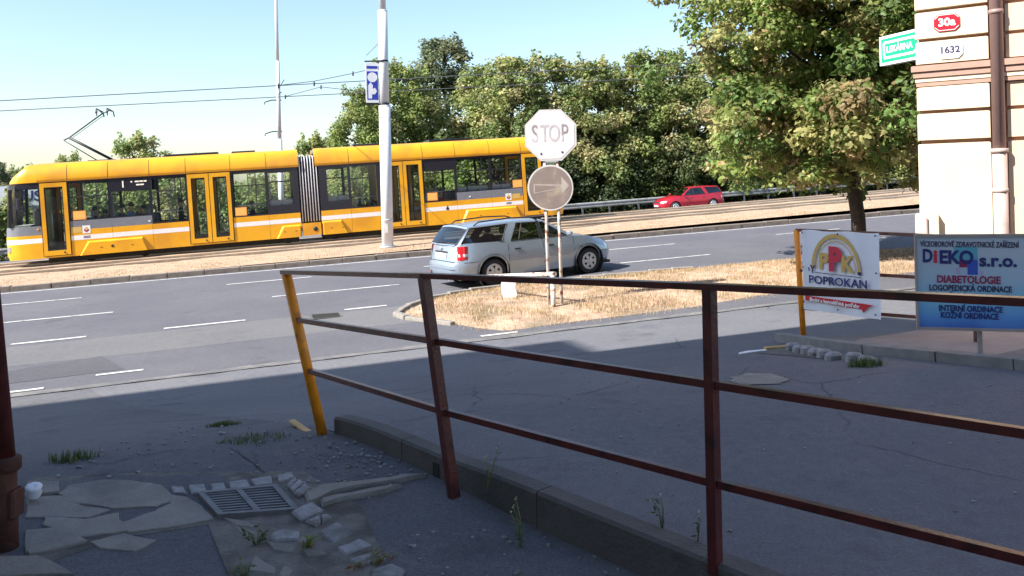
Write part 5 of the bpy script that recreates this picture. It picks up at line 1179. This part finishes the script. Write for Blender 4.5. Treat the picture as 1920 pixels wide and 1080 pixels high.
# ================================================================== TREES AND PLANTS
def leaf_shape(kind, L_, Wd):
    if kind == 'maple': return [(0, 0), (.28*Wd, -.02*L_), (.5*Wd, .30*L_), (.27*Wd, .42*L_), (.30*Wd, .72*L_), (0, L_), (-.30*Wd, .72*L_), (-.27*Wd, .42*L_), (-.5*Wd, .30*L_), (-.28*Wd, -.02*L_)]
    return [(0, 0), (.5*Wd, .45*L_), (0, L_), (-.5*Wd, .45*L_)]
def add_leaf(V, F_, C_, pos, nrm, kind, L_, Wd, col):
    n = Vector(nrm).normalized(); a = n.orthogonal().normalized(); b = n.cross(a); w = random.uniform(0, 2*PI)
    x = a*math.cos(w) + b*math.sin(w); y = n.cross(x); o = len(V)
    for (u, v) in leaf_shape(kind, L_, Wd): V.append(pos + x*u + y*v - n*(.25*abs(u)))
    F_.append(list(range(o, len(V)))); C_.append(col)
def crown(name, centres, per, rad, kind, L_, cols, seedv, droop=.3, flat=.7):
    random.seed(seedv); V, F_, C_ = [], [], []
    for (c, r, tone) in centres:
        c = Vector(c); cl = random.choice(cols); out = Vector((c.x, c.y, 0))
        for _ in range(int(per*(r/rad)**2)):
            d = Vector((random.gauss(0, 1), random.gauss(0, 1), random.gauss(0, 1))).normalized()*r*(random.random()**.45); d.z *= flat
            nrm = d.normalized()*.7 + Vector((random.gauss(0, .45), random.gauss(0, .45), .55 + random.gauss(0, .35)))
            k = random.uniform(.72, 1.3)*tone; cc = cl if random.random() < .8 else random.choice(cols)
            s_ = random.uniform(.65, 1.2); add_leaf(V, F_, C_, c + d, nrm, kind, L_*s_, L_*s_*.9, (cc[0]*k, cc[1]*k, cc[2]*k))
    me = bpy.data.meshes.new(name); me.from_pydata([tuple(v) for v in V], [], F_); me.materials.append(M['leaf']); set_tint(me, C_); me.update(); return me
def limb(mb, a, b, r0, r1, n=5, wob=.08):
    a, b = Vector(a), Vector(b); L_ = (b - a).length; pts_ = []
    for i in range(n + 1):
        t = i/n; pts_.append(a*(1 - t) + b*t + Vector((random.gauss(0, wob), random.gauss(0, wob), random.gauss(0, wob*.5)))*L_*.15*math.sin(PI*t))
    mb.tube(pts_, [r0 + (r1 - r0)*i/n for i in range(n + 1)], 6)
MAPLE = [(.20, .265, .068), (.16, .235, .06), (.25, .295, .09), (.34, .325, .13), (.13, .21, .058), (.30, .29, .11), (.37, .28, .14)]
HEDGE = [(.225, .275, .085), (.29, .315, .11), (.37, .355, .155), (.16, .22, .068), (.42, .375, .19), (.20, .265, .09)]
SHADEG = [(.055, .080, .028), (.075, .10, .034), (.045, .068, .026), (.10, .115, .045)]  # understory shade put into the shrub leaf colours
# ---- large maple on the verge at the right
random.seed(21)
tb = Vector((7.75, 18.4, 0)); tb.z = isl_h(tb.x, tb.y) - .05
T1 = empty('maple_tree', tb, (0, 0, 0), 'large broad maple with drooping branches standing by the road near the corner house', 'tree')
mb = MB(); limb(mb, (0, 0, -.1), (-.22, .1, 3.2), .165, .13, 6, .05); limb(mb, (-.22, .1, 3.1), (-.5, .2, 7.8), .14, .05, 6)
cent = []
for i in range(30):
    a = i*2.399 + random.uniform(-.3, .3); h = 2.5 + 5.5*(i/30); ln = (4.1 - .28*abs(h - 3.6))*random.uniform(.75, 1.05)
    ex = math.cos(a)*ln*(.93 if math.cos(a) < 0 else .85); ey = math.sin(a)*ln*.85; e = Vector((-.35 + ex, .15 + ey, h + random.uniform(-.2, 1.0)))
    st = Vector((-.25 - .25*(i/30), .1, max(1.9, h - .7))); limb(mb, st, e, .055, .012, 5, .12)
    for k in range(15):
        t = .22 + .78*(k + random.random())/15; pp_ = st*(1 - t) + e*t + Vector((random.gauss(0, .42), random.gauss(0, .42), random.gauss(-.12, .38))); cent.append((pp_, random.uniform(.30, .62), random.uniform(.75, 1.3)))
for _ in range(150):
    d = Vector((random.gauss(0, 1), random.gauss(0, 1), random.gauss(0, 1))).normalized()*(random.random()**.38)
    cent.append((Vector((-.45 + d.x*3.15, -.1 + d.y*2.7, 5.6 + d.z*3.2)), random.uniform(.34, .66), random.uniform(.75, 1.3)))
for _ in range(60):
    xx = random.uniform(-3.2, 1.6); cent.append((Vector((xx, random.uniform(-1.5, 1.3), 2.75 + .12*abs(xx + .3) + random.uniform(-.45, .9))), random.uniform(.32, .6), random.uniform(.7, 1.25)))
# drooping low twigs
for (x, z, k) in ((-3.1, 2.6, 4), (-2.6, 2.1, 4), (-2.0, 1.95, 5), (-1.3, 2.0, 4), (-.6, 2.35, 3), (-3.3, 3.2, 4), (.5, 2.5, 3), (1.0, 2.0, 3), (1.5, 1.5, 4), (-.9, 2.5, 3), (.25, 2.8, 3), (1.7, 2.3, 4), (2.1, 2.9, 4)):
    limb(mb, (x*.4, -.3, 3.0), (x, -.9, z + .15), .02, .006, 4, .1)
    for _ in range(k): cent.append((Vector((x + random.gauss(0, .25), -.9 + random.gauss(0, .5), z + random.gauss(0, .2))), random.uniform(.24, .42), random.uniform(.9, 1.3)))
mb.build('trunk', M['bark'], T1)
cm_ = crown('crown', cent, 125, .5, 'maple', .125, MAPLE, 5, flat=.6)
link('crown', cm_, T1)
# ---- wall of trees behind the far road: five crown shapes, each tree its own object
def make_wall_tree(h, w, seedv, cols, conic=False, low=.3, L_=.215, per=95):
    random.seed(seedv); mb_ = MB(); limb(mb_, (0, 0, -.3), (random.uniform(-.3, .3), 0, h*.85), .16, .04, 6, .06); ce = []
    n = int(135*(h/11)*(w/5))
    for i in range(n):
        z = low + (h - low)*(random.random()**.75); f_ = (z - low)/(h - low)
        rr = w/2*(1 - f_*.92 if conic else (math.sin(PI*min(1, f_*.74 + .24))**.45)); a = random.uniform(0, 2*PI); k = random.random()**.4
        c = Vector((math.cos(a)*rr*k, math.sin(a)*rr*k, z)); ce.append((c, random.uniform(.45, .95)*(.7 if f_ > .85 else 1), random.uniform(.7, 1.25)))
        if i % 5 == 0: limb(mb_, (0, 0, max(.3, z - 1.2)), c, .05, .01, 3)
    for k in range(7):   # leading shoots
        a = random.uniform(0, 6.28); rr = random.uniform(0, w*.36); zt = h*random.uniform(.90, .99); c = Vector((math.cos(a)*rr, math.sin(a)*rr, zt))
        ce.append((c, .42, 1.0)); ce.append((c + Vector((0, 0, .38)), .26, 1.05)); ce.append((c + Vector((0, 0, .70)), .14, 1.05))
    return mb_.mesh('trunk', M['bark']), crown('crown', ce, per, .6, 'kite', L_, cols, seedv + 1, flat=.85)
DULL = [(.165, .20, .105), (.20, .22, .118), (.145, .18, .10), (.23, .235, .125)]
variants = [make_wall_tree(11, 5.6, 31, HEDGE), make_wall_tree(10.2, 5.2, 41, HEDGE), make_wall_tree(11, 6.2, 51, MAPLE[:4] + HEDGE[:2]), make_wall_tree(11.5, 5.2, 61, DULL), make_wall_tree(6.5, 5.6, 71, HEDGE)]
def wt(px, depth, vi, sc, lab, zsc=1.0, grp='trees behind the far carriageway', base=None):
    x = (px - 960)/1550*depth; p = pq(x, depth)[0]; z = far_z(p) - .1 if base is None else base
    t = empty('broadleaf_tree', (x, depth, z), (0, 0, random.uniform(0, 6.28)), lab, 'tree', grp); t.scale = (sc, sc, sc*zsc)
    link('trunk', variants[vi][0], t); link('crown', variants[vi][1], t)
random.seed(99)
# measured crown centre (image column of the photograph converted to metres at its depth), height set from the skyline
def wall_tree(px, ytop, depth, vi, lab, wide=1.0):
    x = (px - 960)/1550*depth; p = pq(x, depth)[0]; z = far_z(p) - .1
    yh = 338 - .026*(px - 960); h = (yh - ytop)/1550*depth + 1.6 - z; H0 = (11, 10.2, 11, 11.5, 6.5)[vi]; s_ = h/H0
    t = empty('broadleaf_tree', (x, depth, z), (0, 0, random.uniform(0, 6.28)), lab, 'tree', 'trees behind the far carriageway'); t.scale = (s_*wide, s_*wide, s_)
    link('trunk', variants[vi][0], t); link('crown', variants[vi][1], t)
for a in ((602, 262, 62, 4, 'lowest bushy tree at the left end of the tree row', 1.0), (690, 172, 56, 2, 'yellow-green tree directly behind the lamp mast', 1.0), (757, 125, 60, 2, 'tree just right of the lamp mast in the row', 1.0), (838, 78, 66, 3, 'tallest dull green pointed tree rising above the row', 1.15), (905, 128, 61, 1, 'leafy tree right of the pointed tree', 1.0),
          (965, 112, 58, 0, 'olive leafy tree above the rear roof of the tram', 1.0), (1045, 112, 60, 1, 'leafy tree behind the STOP sign', 1.05), (1120, 122, 58, 0, 'leafy tree right of the STOP sign', 1.05), (1195, 108, 60, 2, 'leafy tree above the bonnet of the red wagon', 1.05), (1262, 100, 60, 1, 'leafy tree above the red wagon', 1.05), (1335, 110, 59, 0, 'tree behind the left branches of the maple', 1.05),
          (1415, 130, 60, 1, 'tree behind the middle of the maple crown', 1.05), (1495, 120, 61, 0, 'tree behind the maple and left of its trunk', 1.05), (1580, 120, 62, 2, 'tree behind the maple trunk', 1.05), (1665, 130, 62, 1, 'tree seen left of the corner house behind the maple', 1.05), (1750, 130, 64, 0, 'tree behind the corner house edge', 1.05)): wall_tree(*a)
# lower shrubs filling the foot of the row and the bank behind the tram
sv = [make_wall_tree(3.6, 4.4, 81, SHADEG, low=.0, L_=.20, per=95), make_wall_tree(3.2, 4.0, 91, SHADEG + HEDGE[3:4], low=.0, L_=.20, per=95)]
random.seed(5)
sv += [make_wall_tree(3.6, 4.4, 82, HEDGE, low=.0, L_=.20, per=95), make_wall_tree(3.2, 4.0, 92, MAPLE[:3] + HEDGE[:2], low=.0, L_=.20, per=95)]
random.seed(5)
def shrub(p, q, k, s_, lab, grp):
    c = S(p, q, far_z(p) - .1); t = empty('shrub', c, (0, 0, random.uniform(0, 6.28)), lab, 'shrub', grp); t.scale = (s_, s_, s_*random.uniform(.9, 1.15)); link('stems', sv[k][0], t); link('foliage', sv[k][1], t)
ORD = ['first', 'second', 'third', 'fourth', 'fifth', 'sixth', 'seventh', 'eighth', 'ninth', 'tenth', 'eleventh', 'twelfth', 'thirteenth', 'fourteenth']
for i in range(13): shrub(15 + i*3.3, 52.3 + random.uniform(-.5, .8), i % 2, random.uniform(.95, 1.2), ORD[i] + ' shade-tinted shrub from the left in the front line behind the crash barrier', 'shrubs at the foot of the tree row')
for i in range(14): shrub(-29 + i*3.2, 51.5 + random.uniform(-1, 1.5), 2 + i % 2, random.uniform(.92, 1.12), ORD[i] + ' bank shrub from the left behind the tram, glimpsed through its windows', 'shrubs on the bank behind the tram')
for i in range(14): shrub(13 + i*3.4, 55.5 + random.uniform(-.6, .6), (i + 1) % 2, random.uniform(1.3, 1.6), ORD[i] + ' tall shrub from the left in the back line among the tree trunks', 'tall shrubs among the tree trunks')
# distant trees over the tram roof
def far_tree(px, ytop, depth, vi, lab, wide=1.0):
    x = (px - 960)/1550*depth; yh = 338 - .026*(px - 960); h0 = (6.5 if vi == 4 else 11); zt = 1.6 + (yh - ytop)/1550*depth; z = -3.5; s_ = (zt - z)/h0
    t = empty('distant_tree', (x, depth, z), (0, 0, random.uniform(0, 6.28)), lab, 'tree', 'distant trees over the tram roof'); t.scale = (s_*wide, s_*wide, s_); link('trunk', variants[vi][0], t); link('crown', variants[vi][1], t)
far_tree(265, 262, 105, 4, 'round distant tree above the tram roof right of the pantograph', 1.0); far_tree(127, 296, 110, 4, 'small distant tree under the pantograph arm', .8); far_tree(40, 318, 120, 4, 'distant treetop above the tram nose', .9); far_tree(-6, 312, 90, 3, 'dark distant tree at the left edge above the board', .9)
far_tree(380, 300, 120, 4, 'low distant treetop just above the tram roof', .9)
# ---- small plants in the foreground
def weed(x, y, zf, h, n, lab, cols, flower=False, spread=.06):
    z = zf(x, y); mb_ = MB(); cc = []; W_ = empty('weed', (x, y, z), label=lab, cat='weed', group='weeds along the low wall'); random.seed(int(x*1000) + int(y*77))
    V, F_, C_ = [], [], []
    for i in range(n):
        a = random.uniform(0, 6.28); tip = Vector((math.cos(a)*spread*random.uniform(.3, 1.3), math.sin(a)*spread, h*random.uniform(.6, 1))); mb_.tube([(0, 0, -.02), tip*.5 + Vector((.008, 0, .02)), tip], [.004, .003, .0015], 5)
        for k in range(7):
            t = .2 + .8*k/7; add_leaf(V, F_, C_, tip*t, (random.gauss(0, .6), random.gauss(0, .6), 1), 'kite', random.uniform(.02, .045), .014, tuple(c*random.uniform(.7, 1.3) for c in random.choice(cols)))
        if flower:
            for _ in range(3): add_leaf(V, F_, C_, tip + Vector((random.gauss(0, .006),)*3), (random.gauss(0, 1), random.gauss(0, 1), 1), 'kite', .012, .010, (.6, .6, .42))
    mb_.build('stem', M['grass'], W_) if False else mb_.build('stem', mat('weed stem', (.16, .19, .07), .7), W_)
    me = bpy.data.meshes.new('leaves'); me.from_pydata([tuple(v) for v in V], [], F_); me.materials.append(M['leaf']); set_tint(me, C_); link('leaves', me, W_)
WG = [(.07, .10, .035), (.11, .12, .05), (.13, .12, .06)]
weed(-.17, 4.36, yz, .22, 2, 'leafy weed on the wall beside the second railing post', WG, True, .05); weed(.00, 3.98, dz, .24, 3, 'bushy weed at the foot of the wall right of the second railing post', WG, True, .07)
weed(.64, 3.74, yz, .17, 2, 'thin flowering weed left of the third railing post', WG, True, .04); weed(.76, 3.58, yz, .19, 1, 'single stalk weed just beside the third railing post', WG, True, .03); weed(-1.30, 4.05, dz, .12, 5, 'small weed between the granite blocks by the drain', WG, False, .07); weed(-1.06, 3.98, dz, .10, 6, 'yellowing tuft between the granite blocks', [(.30, .26, .06), (.2, .2, .05)], False, .08)
weed(-.72, 3.82, dz, .06, 7, 'patch of dead orange leaves beside the granite blocks', [(.35, .15, .04), (.28, .12, .04)], False, .12); weed(-1.25, 3.72, dz, .10, 6, 'dry weed by the lower concrete slabs', [(.12, .14, .06), (.2, .17, .08)], False, .09)
def tuft(x, y, zf, n, r, h, lab):
    random.seed(int(x*100)); pts_ = []
    for _ in range(n): a, k = random.uniform(0, 6.28), random.random()**.6; X, Y = x + math.cos(a)*r*k, y + math.sin(a)*r*k*.7; pts_.append((X, Y, zf(X, Y)))
    tag(link('grass_tuft', grass_mesh('grass_tuft', pts_, h*.4, h, .010, [(.09, .14, .035), (.13, .17, .05), (.07, .11, .03), (.16, .16, .07)], 4, .02)), lab, 'grass tuft', 'green tufts in the asphalt', 'stuff' if h < .05 else None)
tuft(-2.95, 5.45, dz, 60, .16, .075, 'green grass tuft in the asphalt near the rusty drainpipe'); tuft(-2.35, 6.6, dz, 130, .12, .04, 'thin green moss tuft farther up the drive'); tuft(-1.85, 5.75, dz, 80, .25, .035, 'flat green tuft left of the orange end post'); tuft(3.10, 7.33, yz, 70, .14, .11, 'green grass tuft at the end of the cobble row')
